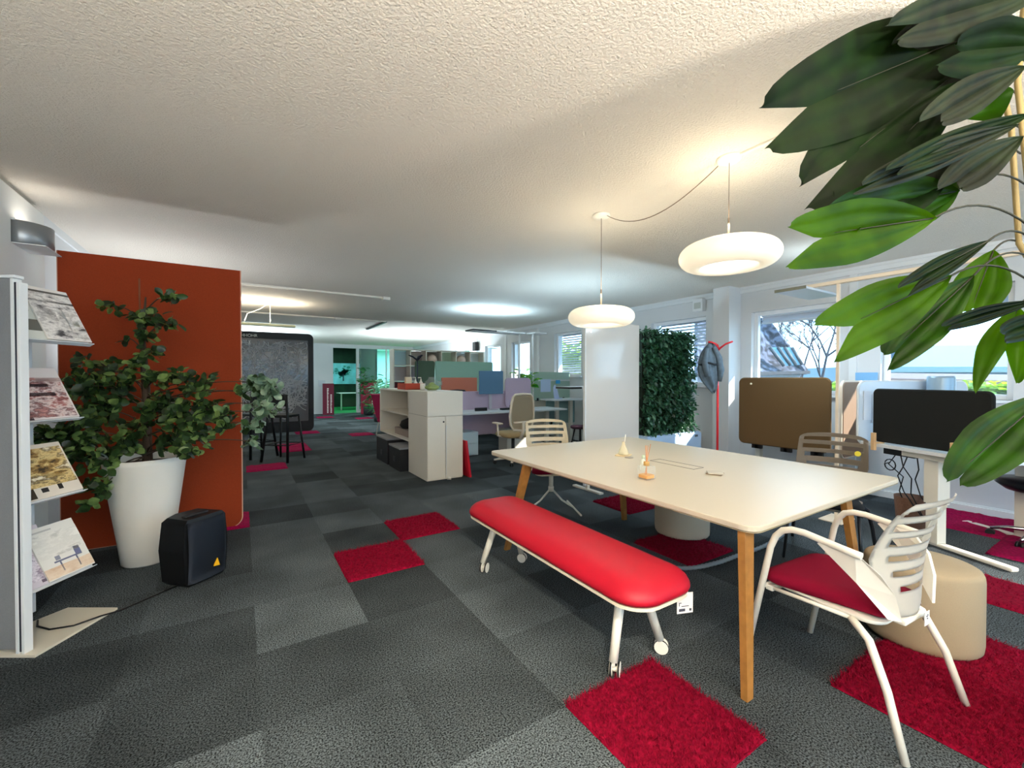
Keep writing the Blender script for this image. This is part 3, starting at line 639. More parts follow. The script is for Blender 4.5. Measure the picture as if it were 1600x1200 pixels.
for (px, py, r, d, n) in cl:
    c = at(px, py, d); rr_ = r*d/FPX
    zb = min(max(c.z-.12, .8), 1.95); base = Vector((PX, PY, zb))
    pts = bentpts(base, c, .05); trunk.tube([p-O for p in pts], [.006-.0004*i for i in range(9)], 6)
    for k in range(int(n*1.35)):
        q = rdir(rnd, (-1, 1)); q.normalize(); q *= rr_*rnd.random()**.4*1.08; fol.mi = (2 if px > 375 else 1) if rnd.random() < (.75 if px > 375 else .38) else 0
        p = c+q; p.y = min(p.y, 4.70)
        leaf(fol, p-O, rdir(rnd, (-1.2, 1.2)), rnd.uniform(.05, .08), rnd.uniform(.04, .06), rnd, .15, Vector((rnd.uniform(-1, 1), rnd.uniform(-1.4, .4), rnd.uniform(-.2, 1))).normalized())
trunk.obj('trunk_and_branches', mat('bark', '4a3a2c', .8), t)
MB().tube([(-.02, .03, .7), (-.03, .02, 2.16)], .006, 6).obj('support_stake', mat('stake', '7c4a2e', .8), t)
fol.obj('foliage', [leafmat('ficus_leaf', '1a2c14', '36522a', 14, .3, .4), leafmat('ficus_leaf_light', '4a6634', '809a5a', 14, .35, .3), leafmat('ficus_leaf_lit', '5a7460', '8fa68c', 14, .35, .3)], t)  # third tone, mostly on the right-hand leaves: window light put into the colour

# ------------------------------------------------------------ whiteboard and plant wall
t = thing('whiteboard_screen', 'tall off-white free-standing glossy board left of the leafy plant wall', 'whiteboard', (4.09, 4.02, 0))
panel(.975, 2.06, .035, .01, .06).obj('panel', mat('glossy_board', 'd0ccc6', .12), t)
for sx in (-1, 1): MB().box((sx*.43-.03, -.25, 0), (sx*.43+.03, .25, .02)).box((sx*.43-.02, -.02, .02), (sx*.43+.02, .02, .08)).obj('foot', whitemetal, t)
MB().box((-.49, -.019, .06), (-.475, .019, 2.12), .002).obj('edge_strip', trimm, t)
MB().cyl((-.4, -.019, 1.98), (-.4, -.026, 1.98), .012).obj('fixing_knob', chrome, t)
t = thing('plant_wall', 'free-standing green plant wall in a pale blue planter box beside the whiteboard', 'plant wall', (5.17, 4.08, 0))
b = MB(); b.box((-.56, -.2, 0), (.62, .2, .60), .01); b.box((-.54, -.18, .58), (.60, .18, .615), .01); b.obj('planter_box', mat('planter_blue_white', 'a3bedd', .45), t)
MB().box((.46, -.203, .54), (.53, -.2, .57)).obj('maker_plate', mat('plate_dark', '4a5560', .5), t)
MB().box((-.52, -.06, .6), (.5, .08, 2.02)).obj('backing_mat', mat('moss_dark', '16241a', .95, noise=.4, nscale=20), t)
rnd = random.Random(11); fol = MB()
for i in range(5200):
    x = rnd.uniform(-.54, .53); z = rnd.uniform(.63, 2.08); e = 0
    if x > .44 and rnd.random() < .5: x -= .1
    y = -.07 - rnd.random()*.11 if rnd.random() < .8 else rnd.uniform(-.1, .16)
    if z > 1.98: y = rnd.uniform(-.16, .12)
    fol.mi = rnd.randrange(3)
    leaf(fol, Vector((x, y, z)), Vector((rnd.uniform(-.8, .8), -rnd.uniform(.1, 1), rnd.uniform(-1, .6))), rnd.uniform(.05, .085), rnd.uniform(.028, .042), rnd, .25)
fol.obj('foliage', [leafmat('wall_leaf_a', '1d3a26', '2f5a3c', 12, .3), leafmat('wall_leaf_b', '27492f', '5f8a72', 12, .3), leafmat('wall_leaf_c', '16301f', '44705a', 12, .3, .3)], t)

# coat stands
def coat_stand(label, loc, m, rot):
    t = thing('coat_stand', label, 'coat stand', loc, rot)
    MB().lathe([(.19, 0), (.19, .008), (.03, .016), (.014, .03)], 32).obj('base', m, t)
    MB().tube([(0, 0, .01), (0, 0, 1.78)], .014, 12).obj('pole', m, t)
    for k in range(3):
        a = 2*PI*k/3+.3; dx, dy = cos(a), sin(a); s_ = Vector((-dy, dx, 0))*.028; D = Vector((dx, dy, 0))
        pts = [Vector((0, 0, 1.77)), D*.03+Vector((0, 0, 1.80))+s_*.6, D*.09+Vector((0, 0, 1.845))+s_, D*.14+Vector((0, 0, 1.86))+s_*.8, D*.165+Vector((0, 0, 1.865)), D*.14+Vector((0, 0, 1.855))-s_*.8, D*.09+Vector((0, 0, 1.835))-s_, D*.03+Vector((0, 0, 1.79))-s_*.6, Vector((0, 0, 1.76))]
        MB().tube(pts, .0115, 8).obj('hook', m, t)
    return t
redgloss = mat('red_lacquer', 'd8252f', .3)
coat_stand('bright red coat stand with loop hooks standing before white pilaster', (5.22, 3.27, 0), redgloss, .6)
coat_stand('dark navy coat stand with loop hooks standing behind the white storage cabinet', (3.04, 8.42, 0), mat('navy_lacquer', '1a2338', .4), .5)
b = MB(); rings = []
cc = Vector((5.22, 3.27, 0)) - RT*.125 - FW*.03
for z, w, dd, off in ((1.85, .015, .015, .03), (1.83, .045, .05, .015), (1.78, .075, .07, .0), (1.70, .10, .085, -.015), (1.60, .115, .09, -.02), (1.50, .12, .09, -.018), (1.42, .115, .085, -.01), (1.35, .095, .075, .01), (1.29, .065, .055, .035), (1.24, .03, .03, .045), (1.22, .01, .01, .05)):
    rings.append([cc + RT*(w*cos(a)*(1+.10*sin(7*a+z*6)) + off) + FW*(dd*sin(a)*(1+.22*sin(6*a+z*4))) + Vector((0, 0, z+.02*sin(3*a+z*5))) for a in [2*PI*i/40 for i in range(40)]])
b.loops(rings)
b.tube([cc+RT*.03-FW*.06+Vector((0, 0, 1.80)), cc+RT*.085-FW*.07+Vector((0, 0, 1.66)), cc+RT*.115-FW*.07+Vector((0, 0, 1.5)), cc+RT*.10-FW*.06+Vector((0, 0, 1.36))], [.03, .042, .04, .028], 12)
b.tube([cc-RT*.05-FW*.05+Vector((0, 0, 1.78)), cc-RT*.09-FW*.075+Vector((0, 0, 1.6)), cc-RT*.06-FW*.08+Vector((0, 0, 1.42))], [.03, .04, .03], 12)
jk = tag(b.obj('hanging_jacket', mat('grey_wool', '596873', .95, noise=.2, nscale=25)), 'grey woollen jacket hanging from hook of the red coat stand', 'jacket')
MB().tube([cc+RT*(.12*cos(a)-.018)+FW*(-.11*abs(sin(a)))+Vector((0, 0, 1.585+.012*sin(4*a))) for a in [PI*k/12 for k in range(13)]], .012, 8).obj('dark_belt', mat('dark_wool', '1e252b', .9), jk)
t = thing('wall_sensor', 'small white wall box high up near the pilaster', 'sensor box', (XW-.05, 4.33, 2.6))
MB().box((-.05, -.09, -.1), (.05, .09, .1), .008).obj('housing', trimm, t); MB().box((-.053, -.06, -.06), (-.05, .06, .04)).obj('front_grille', mat('vent_grey', 'b9bfb9', .6), t)

# ------------------------------------------------------------ storage cabinet and shelf
t = thing('storage_cabinet', 'white two-tier locker cabinet, its doors facing camera in the middle distance', 'cabinet', (2.12, 5.49, 0))
MB().box((0, .02, 0), (.53, .75, 1.22), .003).obj('body', cabm, t)
MB().box((.002, .0, .882), (.528, .019, 1.218), .002).obj('upper_door', cabm, t)
d1 = MB().box((.002, .0, .02), (.262, .019, .876), .002).obj('door', cabm, t)
d2 = MB().box((.266, .0, .02), (.528, .019, .876), .002).obj('door', cabm, t)
MB().cyl((.235, 0, .80), (.235, -.008, .80), .012).obj('lock', darkm, d1)
MB().box((.267, -.012, .06), (.277, 0, .75), .002).obj('handle_strip', trimm, d2)
MB().tube([(.28, -.02, .02), (.33, -.04, .015)], .02, 8).obj('door_wedge', white, t)
MB().box((-.001, .02, .879), (.53, .75, .884)).obj('joint_line', mat('joint', '8f8c83', .6), t)
t = thing('open_shelf', 'white open shelf unit facing the aisle behind the locker cabinet', 'shelf', (2.12, 6.24, 0))
b = MB(); b.box((0, 0, 1.195), (.53, 1.58, 1.22), .002); b.box((.5, 0, 0), (.53, 1.58, 1.195)); b.box((0, 1.555, .45), (.5, 1.58, 1.195)); b.box((0, 0, 0), (.5, .02, 1.195)); b.obj('carcass', cabm, t)
MB().box((.0, .02, .83), (.5, 1.555, .85)).obj('shelf_board', cabm, t); MB().box((.0, .02, .45), (.5, 1.555, .47)).obj('shelf_board', cabm, t)
def simple(name, label, cat, lo, hi, m, bev=.004, group=None):
    c = [(lo[i]+hi[i])/2 for i in range(3)]; c[2] = lo[2]
    o = MB().box([lo[i]-c[i] for i in range(3)], [hi[i]-c[i] for i in range(3)], bev).obj(name, m, loc=c); return tag(o, label, cat, group)
for (y0, y1, z1, lab) in ((6.3, 6.85, .36, 'nearer black box with grey lid on floor beneath the open shelf'), (6.95, 7.6, .42, 'farther black box with grey lid on floor beneath the open shelf')):
    t = thing('storage_box', lab, 'box', (2.2, (y0+y1)/2, 0)); k = (y1-y0)/2
    MB().box((-.2, -k, 0), (.25, k, z1-.03), .004).obj('box_body', mat('black_box', '15151a', .6), t); MB().box((-.205, -k-.005, z1-.03), (.255, k+.005, z1), .004).obj('lid', mat('box_lid', '8d8f92', .5), t)
    MB().box((-.207, -.05, .12), (-.2, .05, .2)).obj('handle_hole', mat('hole_grey', '3a3b40', .6), t)
simple('cardboard_box', 'low taupe cardboard box in the middle compartment of the open shelf', 'box', (2.2, 6.5, .4705), (2.5, 7.2, .58), mat('taupe_card', '8b7d76', .8))
b = MB(); b.lathe([(.16, 0), (.2, .05), (.17, .12), (.06, .17)], 20); tag(b.obj('black_bag', mat('black_fabric', '141416', .9), loc=(2.38, 6.85, .582)), 'black soft bag lying on taupe box in open shelf', 'bag')
b = MB(); rnd = random.Random(5)
for i in range(6): b.tube([(i*.035, 0, 0), (i*.035+.01, .01, .05+rnd.random()*.05)], .012, 8)
tag(b.obj('figurine_set', mat('dark_olive', '4c4a38', .6), loc=(2.25, 6.42, .851)), 'small dark figurines in upper compartment of the open shelf', 'figurines')
t = thing('red_board', 'thin bright red board leaning on right side of the locker cabinet', 'board', (2.70, 5.42, 0))
MB().prism([(.02, 0, 0), (.05, 0, 0), (-.015, 0, .52), (-.045, 0, .52)], (0, .5, 0)).obj('board', mat('red_board', 'c3142c', .6), t)
# items on the cabinet top
ZC = 1.2205
t = thing('red_tray', 'rust red tray standing on far end of the cabinet top', 'tray', (2.33, 6.75, ZC))
b = MB(); b.box((-.16, -.2, 0), (.16, .2, .01)); b.box((-.16, -.2, 0), (-.145, .2, .1), .002); b.box((.145, -.2, 0), (.16, .2, .1), .002); b.box((-.145, -.2, 0), (.145, -.185, .1), .002); b.box((-.145, .185, 0), (.145, .2, .1), .002); b.obj('tray_body', mat('rust_tray', 'b8452c', .6), t)
simple('paper_card', 'small beige card box standing at left in the red tray', 'card box', (2.2, 6.62, ZC+.0105), (2.30, 6.68, ZC+.2), mat('card_beige', 'd8c8ac', .7))
for dx, lab in ((0, 'left white pump bottle in the red tray'), (.09, 'right white pump bottle in the red tray')):
    t = thing('pump_bottle', lab, 'bottle', (2.36+dx, 6.62, ZC+.0105))
    MB().lathe([(.03, 0), (.033, .01), (.03, .1), (.012, .13), (.012, .15)], 16).obj('bottle_body', white, t)
    MB().tube([(0, 0, .15), (0, 0, .18), (-.05, 0, .178)], .007, 8).obj('pump', white, t)
t = thing('terrarium', 'round green glass terrarium jar on near end of the cabinet top', 'terrarium', (2.36, 5.92, ZC))
MB().lathe([(.07, 0), (.11, .03), (.125, .08), (.1, .13), (.055, .165), (.05, .19), (.06, .2)], 32, cap1=False).obj('glass_jar', glassy('thin_glass', 'eef3ee', .12, .03), t)
MB().lathe([(.06, .006), (.1, .035), (.105, .06), (.06, .085), (.02, .12)], 20).obj('moss', mat('moss_green', '7f9a3a', .9, noise=.4, nscale=40, bump=.6, bscale=60), t)
MB().tube([(.1, 0, .05), (.155, 0, .09), (.15, 0, .13), (.1, 0, .13)], .007, 8).obj('handle', glassm, t)
t = thing('white_mug', 'white mug with dark print on cabinet top between tray and terrarium', 'mug', (2.36, 6.3, ZC))
MB().lathe([(.035, 0), (.04, .005), (.04, .1), (.035, .1)], 20).obj('mug_body', white, t); MB().tube([(.04, 0, .03), (.065, 0, .05), (.04, 0, .08)], .006, 6).obj('handle', blackm, t)

# ------------------------------------------------------------ desks in the middle distance
lilac = mat('lilac_felt', 'b9a8bd', .9); desktop = mat('desk_white', 'cdd2d6', .45)
def desk(label, x0, x1, y0, y1, z, legm=whitemetal, group=None):
    t = thing('desk', label, 'desk', ((x0+x1)/2, (y0+y1)/2, 0), 0, group); a, c = (x1-x0)/2, (y1-y0)/2
    MB().rr(2*a, 2*c, .03, [(0, z-.03), (0, z)]).obj('desktop', desktop, t)
    for sx in (-1, 1):
        MB().box((sx*(a-.25)-.04, -.03, .03), (sx*(a-.25)+.04, .03, z-.031), .003).obj('leg', legm, t)
        MB().box((sx*(a-.25)-.035, -c+.05, 0), (sx*(a-.25)+.035, c-.05, .03), .004).obj('foot', legm, t)
    return t
desk('white desk holding the blue monitor, beside the mesh swivel chair', 3.05, 5.5, 6.62, 7.35, .8)
def screen(label, w, h, th, rad, loc, rot, m, name='desk_screen', trim=None):
    t = thing(name, label, 'screen', loc, rot)
    panel(w, h, th, rad, 0).obj('panel', m, t)
    if trim:
        b = MB(); b.m = XZ; b.rr(w+.012, h+.012, rad+.006, [(0, -.006), (0, .006)], c=(0, h/2)); b.obj('edge_trim', trim, t)
    for bx_ in (-w*.35, w*.35-.05): MB().box((bx_, -th/2-.005, -.012), (bx_+.05, th/2+.02, .05)).obj('bracket', darkm, t)
    return t
screen('lilac divider panel running behind and below the desk with blue monitor', 1.7, .85, .03, .03, (4.0, 7.39, .3), 0, lilac)
screen('lilac rounded screen standing right of the blue monitor', .62, .6, .04, .08, (4.78, 7.33, .81), 0, lilac)
screen('pale mint green fabric screen above the coral one', 1.58, 1.80, .04, .03, (4.72, 9.66, .013), 0, mat('mint_felt', '8fb3a2', .9))
screen('dark green end screen beside the mint green one', .5, 1.80, .04, .06, (3.66, 9.62, .013), .1, mat('dark_green_felt', '4b5e4c', .9))
screen('coral fabric screen in front of the mint green one', .87, .62, .04, .02, (4.14, 8.75, .795), 0, mat('coral_felt', 'c0725c', .9))
desk('second white desk row behind the lilac divider, carrying the coral screen', 3.7, 5.6, 8.7, 9.5, .78)
def monitor(label, loc, rot, w, h, m, z):
    t = thing('monitor', label, 'monitor', loc, rot)
    panel(w, h, .03, .012, z).obj('housing', m, t)
    MB().box((-.03, .02, 0), (.03, .05, z+.1), .003).obj('stand', mat('stand_lilac', 'b6b3bf', .5), t); MB().box((-.12, -.06, 0), (.12, .1, .01), .003).obj('foot', mat('stand_lilac', 'b6b3bf', .5), t)
    return t
monitor('slate blue monitor on the white desk, left of lilac rounded screen', (4.02, 7.1, .801), 0, .52, .44, mat('slate_blue', '4f7391', .35), .3)
MB_ = MB().box((-.12, -.02, 0), (.12, .02, .06), .004); tag(MB_.obj('keyboard', blackm, loc=(3.72, 6.95, .801)), 'black desk tray left of the blue monitor stand', 'desk tray')
tag(MB().box((-.2, -.05, 0), (.2, .05, .035), .004).obj('desk_tray', blackm, loc=(4.35, 6.95, .801)), 'flat black tray right of the blue monitor stand', 'desk tray')
t = thing('drawer_pedestal', 'pale blue white drawer pedestal on floor beyond the red board', 'pedestal', (3.4, 7.05, 0))
MB().box((-.21, -.2, .02), (.21, .25, .44), .004).obj('body', mat('pale_blue_metal', 'bcd0da', .45), t)
for k in range(2): MB().box((-.2, -.215, .04+k*.2), (.2, -.2, .23+k*.2), .003).obj('drawer', mat('pale_blue_metal', 'bcd0da', .45), t)
# mesh office chair
def office_chair(label, loc, rot, frame, mesh, seatm, base):
    t = thing('swivel_chair', label, 'office chair', loc, rot)   # faces +y
    b = MB(); b.cyl((0, 0, .09), (0, 0, .44), .028)
    b.obj('gas_lift', darkm, t)
    for k in range(5):
        a = 2*PI*k/5+.3; l = MB(); e = (.31*cos(a), .31*sin(a))
        l.loops([[(q[0]*x - q[1]*yv, q[1]*x + q[0]*yv, z) for yv, z in ((-w_, zb), (w_, zb), (w_, zt), (-w_, zt))] for q, x, w_, zb, zt in (((cos(a), sin(a)), .02, .03, .08, .13), ((cos(a), sin(a)), .32, .018, .06, .08))], smooth=False)
        lo = l.obj('base_arm', base, t)
        for s_ in (-1, 1): MB().tube([(e[0]-sin(a)*.01*s_, e[1]+cos(a)*.01*s_, .03), (e[0]-sin(a)*.026*s_, e[1]+cos(a)*.026*s_, .03)], .03, 14).obj('castor', blackm, lo)
    MB().rr(.48, .46, .1, [(.03, .44), (0, .46), (0, .5), (.03, .52), (.08, .53)], smooth=True).obj('seat', seatm, t)
    def shape(s):   # outline of back
        return None
    P = []
    for x, z in ((.16, .58), (.22, .66), (.235, .8), (.215, 1.0), (.19, 1.1), (.15, 1.14), (0, 1.15), (-.15, 1.14), (-.19, 1.1), (-.215, 1.0), (-.235, .8), (-.22, .66), (-.16, .58), (0, .56), (.16, .58)):
        P.append((x, -.24-.1*(z-.6)**2-.02, z))
    MB().tube(P, .017, 8).obj('back_frame', frame, t)
    def f(u, v):
        z = .58+.55*v; k = .16+.07*math.sin(min(1, v*1.3)*PI*.75); s = 2*u-1
        return (s*k*(.86 if v > .9 else 1), -.26-.1*(z-.6)**2+.0*s, z)
    MB().sheet(f, 10, 12, .006).obj('backrest_mesh', mesh, t)
    b = MB(); b.tube([(0, -.1, .44), (0, -.24, .45), (0, -.3, .56), (0, -.3, .7)], [.03, .03, .025, .02], 8); b.tube([(-.18, -.29, .7), (.18, -.29, .7)], .014, 8); b.obj('back_support', frame, t)
    for s_ in (-1, 1):
        MB().tube([(s_*.2, 0, .45), (s_*.29, 0, .47), (s_*.3, 0, .66)], .016, 8).box((s_*.3-.035, -.12, .66), (s_*.3+.035, .12, .685), .008).obj('armrest', frame, t)
    return t
oc = mat('cream_frame', 'd9cfbf', .45)
office_chair('cream swivel chair with mesh back standing at desk with the blue monitor', (3.80, 5.98, 0), .02, oc, mat('beige_mesh', 'b5a892', .8), mat('olive_beige_fabric', 'a8926c', .9), white)
office_chair('dark swivel chair standing between the two desk rows, its base visible below the lilac divider', (3.8, 8.0, 0), 2.9, darkm, mat('black_fabric', '141416', .9), mat('black_fabric', '141416', .9), blackm)
# raised desk by the window with green board
desk('raised white desk by the window in front of pale green board', 5.45, 6.33, 6.95, 7.5, .96)
t = screen('pale green pin board with rail behind the raised window desk', 1.1, .62, .03, .03, (5.83, 7.62, .92), 0, mat('sage_felt', 'a3bdb0', .9))
MB().box((-.35, -.035, .42), (.54, -.016, .45), .002).obj('rail', trimm, t)
MB().box((.12, -.045, .36), (.24, -.036, .44), .002).obj('blue_clip', mat('bright_blue', '3aa6e0', .5), t)
MB().box((-.3, -.04, .18), (-.02, -.036, .46), .002).obj('pinned_sheet', mat('pale_blue_paper', 'bcd0ee', .7), t)
def cradle():
    b = MB(); rings = [[(.1*cos(a)*k, .06*sin(a), z) for a in [2*PI*i/20 for i in range(20)]] for z, k in ((0, 1), (.02, 1))]
    b.loops(rings); b.prism([(-.1, -.01, .02), (.02, -.01, .02), (-.05, -.01, .26), (-.09, -.01, .3), (-.13, -.01, .24)], (0, .03, 0)); return b
tag(cradle().obj('document_holder', mat('pale_blue_plastic', 'bfd0f0', .3), loc=(5.72, 7.2, .961)), 'pale blue translucent stand on the raised window desk', 'stand')
screen('teal modesty panel hanging beneath the raised window desk', .8, .5, .02, .02, (5.9, 7.35, .42), 0, mat('teal_panel', '86a9ac', .6))
t = thing('side_stool', 'dark stool with one pale yellow leg beneath raised window desk', 'stool', (5.5, 6.25, 0))
MB().lathe([(.17, .44), (.19, .46), (.18, .49), (.1, .5)], 24).obj('seat', mat('plum_fabric', '5a3a4a', .9), t)
for k in range(4):
    a = PI/4+k*PI/2; MB().tube([(.1*cos(a), .1*sin(a), .44), (.2*cos(a), .2*sin(a), 0)], .012, 8).obj('leg', mat('pale_yellow', 'e8dfb0', .5) if k == 3 else blackm, t)
# books on low shelf right of chair
for i, c_ in enumerate(('e0e4ea', '8d7f9b', 'cfd6da', '5b4c55', 'b9c6cc')):
    x0 = 4.55+i*.06
    simple('ring_binder', ('white ring binder, first from left', 'lilac ring binder, second from left', 'pale grey ring binder, third from left', 'plum ring binder, fourth from left', 'blue grey ring binder, last')[i]+' of the row under the monitor desk', 'binder', (x0, 7.0, .42), (x0+.05, 7.25, .70), mat('binder_'+c_, c_, .6), .003, 'binders under the desk')
simple('low_shelf_unit', 'low white shelf unit under the monitor desk carrying the ring binders', 'shelf', (4.3, 6.98, 0), (4.9, 7.3, .4195), cabm)

# leafy desk plants
def bush(name, label, loc, potr, poth, pm, h, spread, n, L, Wd, m, seed, stems=5):
    rnd = random.Random(seed); t = thing(name, label, 'plant', loc)
    MB().lathe([(potr*.8, 0), (potr, .02), (potr, poth), (potr*.9, poth), (potr*.88, poth-.02)], 24).obj('pot', pm, t)
    st = MB(); fo = MB()
    for k in range(stems):
        a = 2*PI*k/stems+rnd.random(); tip = Vector((spread*cos(a)*rnd.uniform(.3, 1), spread*sin(a)*rnd.uniform(.3, 1), poth+h*rnd.uniform(.6, 1)))
        st.tube(bentpts((0, 0, poth-.03), tip, .03), .004, 5)
        for j in range(n//stems):
            s = rnd.random()**.6; p = Vector((0, 0, poth)).lerp(tip, s)+Vector((rnd.uniform(-.05, .05), rnd.uniform(-.05, .05), 0))
            leaf(fo, p, rdir(rnd, (-.2, .8)), L*rnd.uniform(.7, 1.2), Wd*rnd.uniform(.7, 1.2), rnd, .3)
    st.obj('stems', mat('stem_green', '4c6a34', .7), t); fo.obj('foliage', m, t); return t
lg = leafmat('bright_leaf', '2f7a3a', '7db34c', 10); lt = leafmat('teal_leaf', '3f7f68', '9cc8b0', 10); ld = leafmat('deep_leaf', '1c4a30', '3f7a48', 10)
bush('desk_plant', 'green leafy plant in white pot behind the lilac rounded screen', (5.25, 7.8, .92), .09, .14, white, .52, .38, 60, .17, .12, lg, 2, 7)
bush('desk_plant', 'small green plant left of the pale green pin board', (5.5, 8.1, .92), .07, .12, white, .45, .16, 24, .13, .09, lg, 4, 4)
simple('plant_ledge', 'low white ledge carrying the two leafy desk plants', 'ledge', (4.95, 7.68, 0), (5.75, 8.3, .9195), cabm)
bush('floor_palm', 'large pale green palm near far glass partition', tuple(at(600, 655, 14.9).xy)+(0,), .2, .35, mat('dark_pot', '2a3033', .6), 1.25, .55, 160, .34, .09, lt, 6, 12)
bush('floor_palm', 'dark green plant spilling at foot of the large pale palm', tuple(at(592, 660, 13.8).xy)+(0,), .15, .25, mat('dark_pot', '2a3033', .6), .4, .38, 110, .22, .07, ld, 7, 9)
bush('floor_palm', 'leggy green plant behind the tall burgundy board at far end', tuple(at(576, 650, 16.2).xy)+(0,), .18, .35, mat('dark_pot', '2a3033', .6), 1.5, .45, 90, .3, .1, ld, 8, 7)
# magenta lounge chair by the palm
t = thing('lounge_chair', 'magenta lounge chair half hidden behind the open shelf', 'lounge chair', (3.25, 10.9, 0), -.6)
MB().rr(.6, .6, .1, [(.03, .3), (0, .34), (0, .42), (.05, .46)], smooth=True).obj('seat', mat('magenta_fabric', 'b52a5c', .9), t)
MB().prism([(-.3, -.28, .42), (.3, -.28, .42), (.33, -.55, 1.0), (-.33, -.55, 1.0)], (0, .07, .02)).obj('backrest', mat('magenta_fabric', 'b52a5c', .9), t)
for sx in (-1, 1):
    for sy in (-1, 1): MB().tube([(sx*.25, sy*.22, .32), (sx*.3, sy*.28, 0)], .012, 6).obj('leg', whitemetal, t)

# ------------------------------------------------------------ back bookcase
t = thing('bookcase', 'tall white open bookcase with coloured backs across the far middle', 'bookcase', (3.5, 11.5, 0))
b = MB()
NB, RW, RH = 6, .46, .42
for i in range(NB+1): b.box((i*RW-.012, 0, 0), (i*RW+.012, .38, 2.2))
for j in range(6): b.box((0, 0, min(j*.435, 2.18)), (NB*RW, .38, min(j*.435, 2.18)+.024))
b.obj('frame', cabm, t)
cols = {(0, 4): 'bfe0ea', (1, 4): 'a89a92', (2, 4): '8f8273', (3, 4): 'b9cdb8', (4, 4): 'd7e1e4', (5, 4): 'd7e1e4', (0, 3): 'c9bfc4', (0, 2): '6b2a3a', (1, 3): 'b9aebb', (1, 2): 'b9aebb'}
for (i, j), c in cols.items():
    MB().box((i*RW+.014, .35, j*.435+.026), ((i+1)*RW-.014, .37, j*.435+.43)).obj('back_panel', mat('panel_'+c, c, .7), t)
for i, lab in ((2, 'round beige globe lamp in top row of the bookcase, left one'), (4, 'round pinkish globe lamp in top row of the bookcase, right one')):
    b = MB(); b.lathe([(.06, 0), (.07, .01), (.1, .04)]+[(.15*cos(a), .17+.15*sin(a)) for a in [(-60+15*k)*PI/180 for k in range(10)]]+[(.01, .32)], 24)
    tag(b.obj('globe_lamp', mat('globe_beige', 'd0b8a8', .6), loc=(3.5+(i+.5)*RW, 11.68, 1.765)), lab, 'lamp')
# far boards and writings
bp = at(501, 648, 16.7)
t = thing('burgundy_banner', 'narrow burgundy board with vertical white lines standing at far white wall', 'banner', (2.82, 17.6, 0))
MB().box((-.2, -.02, 0), (.2, .02, 1.2), .004).obj('board', mat('burgundy', '6b1730', .6), t)
for x, n in ((-.02, 16), (.1, 12)):
    b = MB(); rnd = random.Random(n)
    for k in range(n): b.box((x-.03, -.024, .08+k*.06), (x+.03*rnd.uniform(.3, 1), -.0205, .08+k*.06+.04))
    b.obj('white_line', white, t)
tag(MB().box((-.12, -.01, -.12), (.12, .01, .12)).box((-.05, -.014, -.02), (.06, -.01, .03)).obj('wall_notice', mat('notice_grey', 'c3cad2', .6), loc=(2.68, 18.18, 1.2)), 'small pale notice on far white wall above the burgundy board', 'notice')
t = thing('burgundy_divider', 'wide burgundy board standing before the glass partition left of the palm', 'board', (4.25, 17.3, 0))
MB().box((-.3, -.03, 0), (.3, .03, 1.28), .01).obj('board', mat('crimson_board', '9c1d3c', .6), t); MB().box((.12, -.034, .05), (.15, -.03, .7)).box((.22, -.034, .05), (.24, -.03, .72)).obj('white_marking', white, t)
# painting and desk in green room
t = thing('tree_painting', 'cyan and blue painting of one tree on dark wall through the far doorway', 'painting', (4.05, 22.25, 1.62))
pm = mat('painting_sky', '7fd0e6', .6, noise=.35, nscale=2.2); MB().box((-.95, 0, -.5), (1.0, .04, .52)).obj('canvas', pm, t)
b = MB(); rnd = random.Random(9)
for i in range(60):
    x, z, r = rnd.gauss(.2, .22), rnd.gauss(.08, .11), rnd.uniform(.04, .09); b.prism([(x+r*cos(k*PI/4), -.01, z+r*.7*sin(k*PI/4)) for k in range(8)], (0, .008, 0))
b.obj('painted_crown', mat('painted_teal', '2f9a9a', .6, noise=.3, nscale=6), t)
MB().prism([(.17, -.012, -.35), (.24, -.012, -.35), (.23, -.012, 0), (.18, -.012, 0)], (0, .01, 0)).obj('painted_trunk', mat('painted_dark', '1d4a60', .6), t)
t = thing('back_room_desk', 'white desk with dark front in the green-floored room beyond doorway', 'desk', (4.2, 20.3, 0))
MB().box((-.55, -.4, .72), (.6, .4, .75), .004).obj('desktop', desktop, t)
for x in (-.5, .5): MB().box((x, -.38, 0), (x+.05, -.33, .72)).obj('leg', whitemetal, t)
MB().box((-.4, .3, .1), (.48, .33, .7)).obj('modesty_panel', mat('dark_green_felt', '4b5e4c', .9), t)

# ------------------------------------------------------------ black glass board
t = thing('black_scribble_board', 'black-framed glass board full of grey scribbled lines behind rust partition', 'glass board', (.72, 12.62, 0))
b = MB(); W2, H2 = .93, 2.58
b.m = XZ
b.rr(2*W2, H2, .12, [(0, -.02), (0, .02)], c=(0, H2/2)); b.obj('back_sheet', mat('slate_glass', '6b6c70', .15), t)
b = MB(); b.m = XZ
def rrp(w, h, r, c, n=6):
    P = []
    for qx, qy, a0 in ((1, 1, 0), (-1, 1, PI/2), (-1, -1, PI), (1, -1, 1.5*PI)):
        for k in range(n+1):
            a = a0+PI/2*k/n; P.append((c[0]+qx*(w/2-r)+r*cos(a), c[1]+qy*(h/2-r)+r*sin(a)))
    return P
o1 = rrp(2*W2, H2, .14, (0, H2/2)); i1 = rrp(2*W2-.26, H2-.44, .02, (0, H2/2+.05))
b.loops([[(x, y, -.04) for x, y in o1], [(x, y, -.04) for x, y in i1], [(x, y, -.02) for x, y in i1], [(x, y, -.02) for x, y in o1], [(x, y, -.04) for x, y in o1]], False, False, False); b.obj('frame', blackm, t)
b = MB(); rnd = random.Random(21)
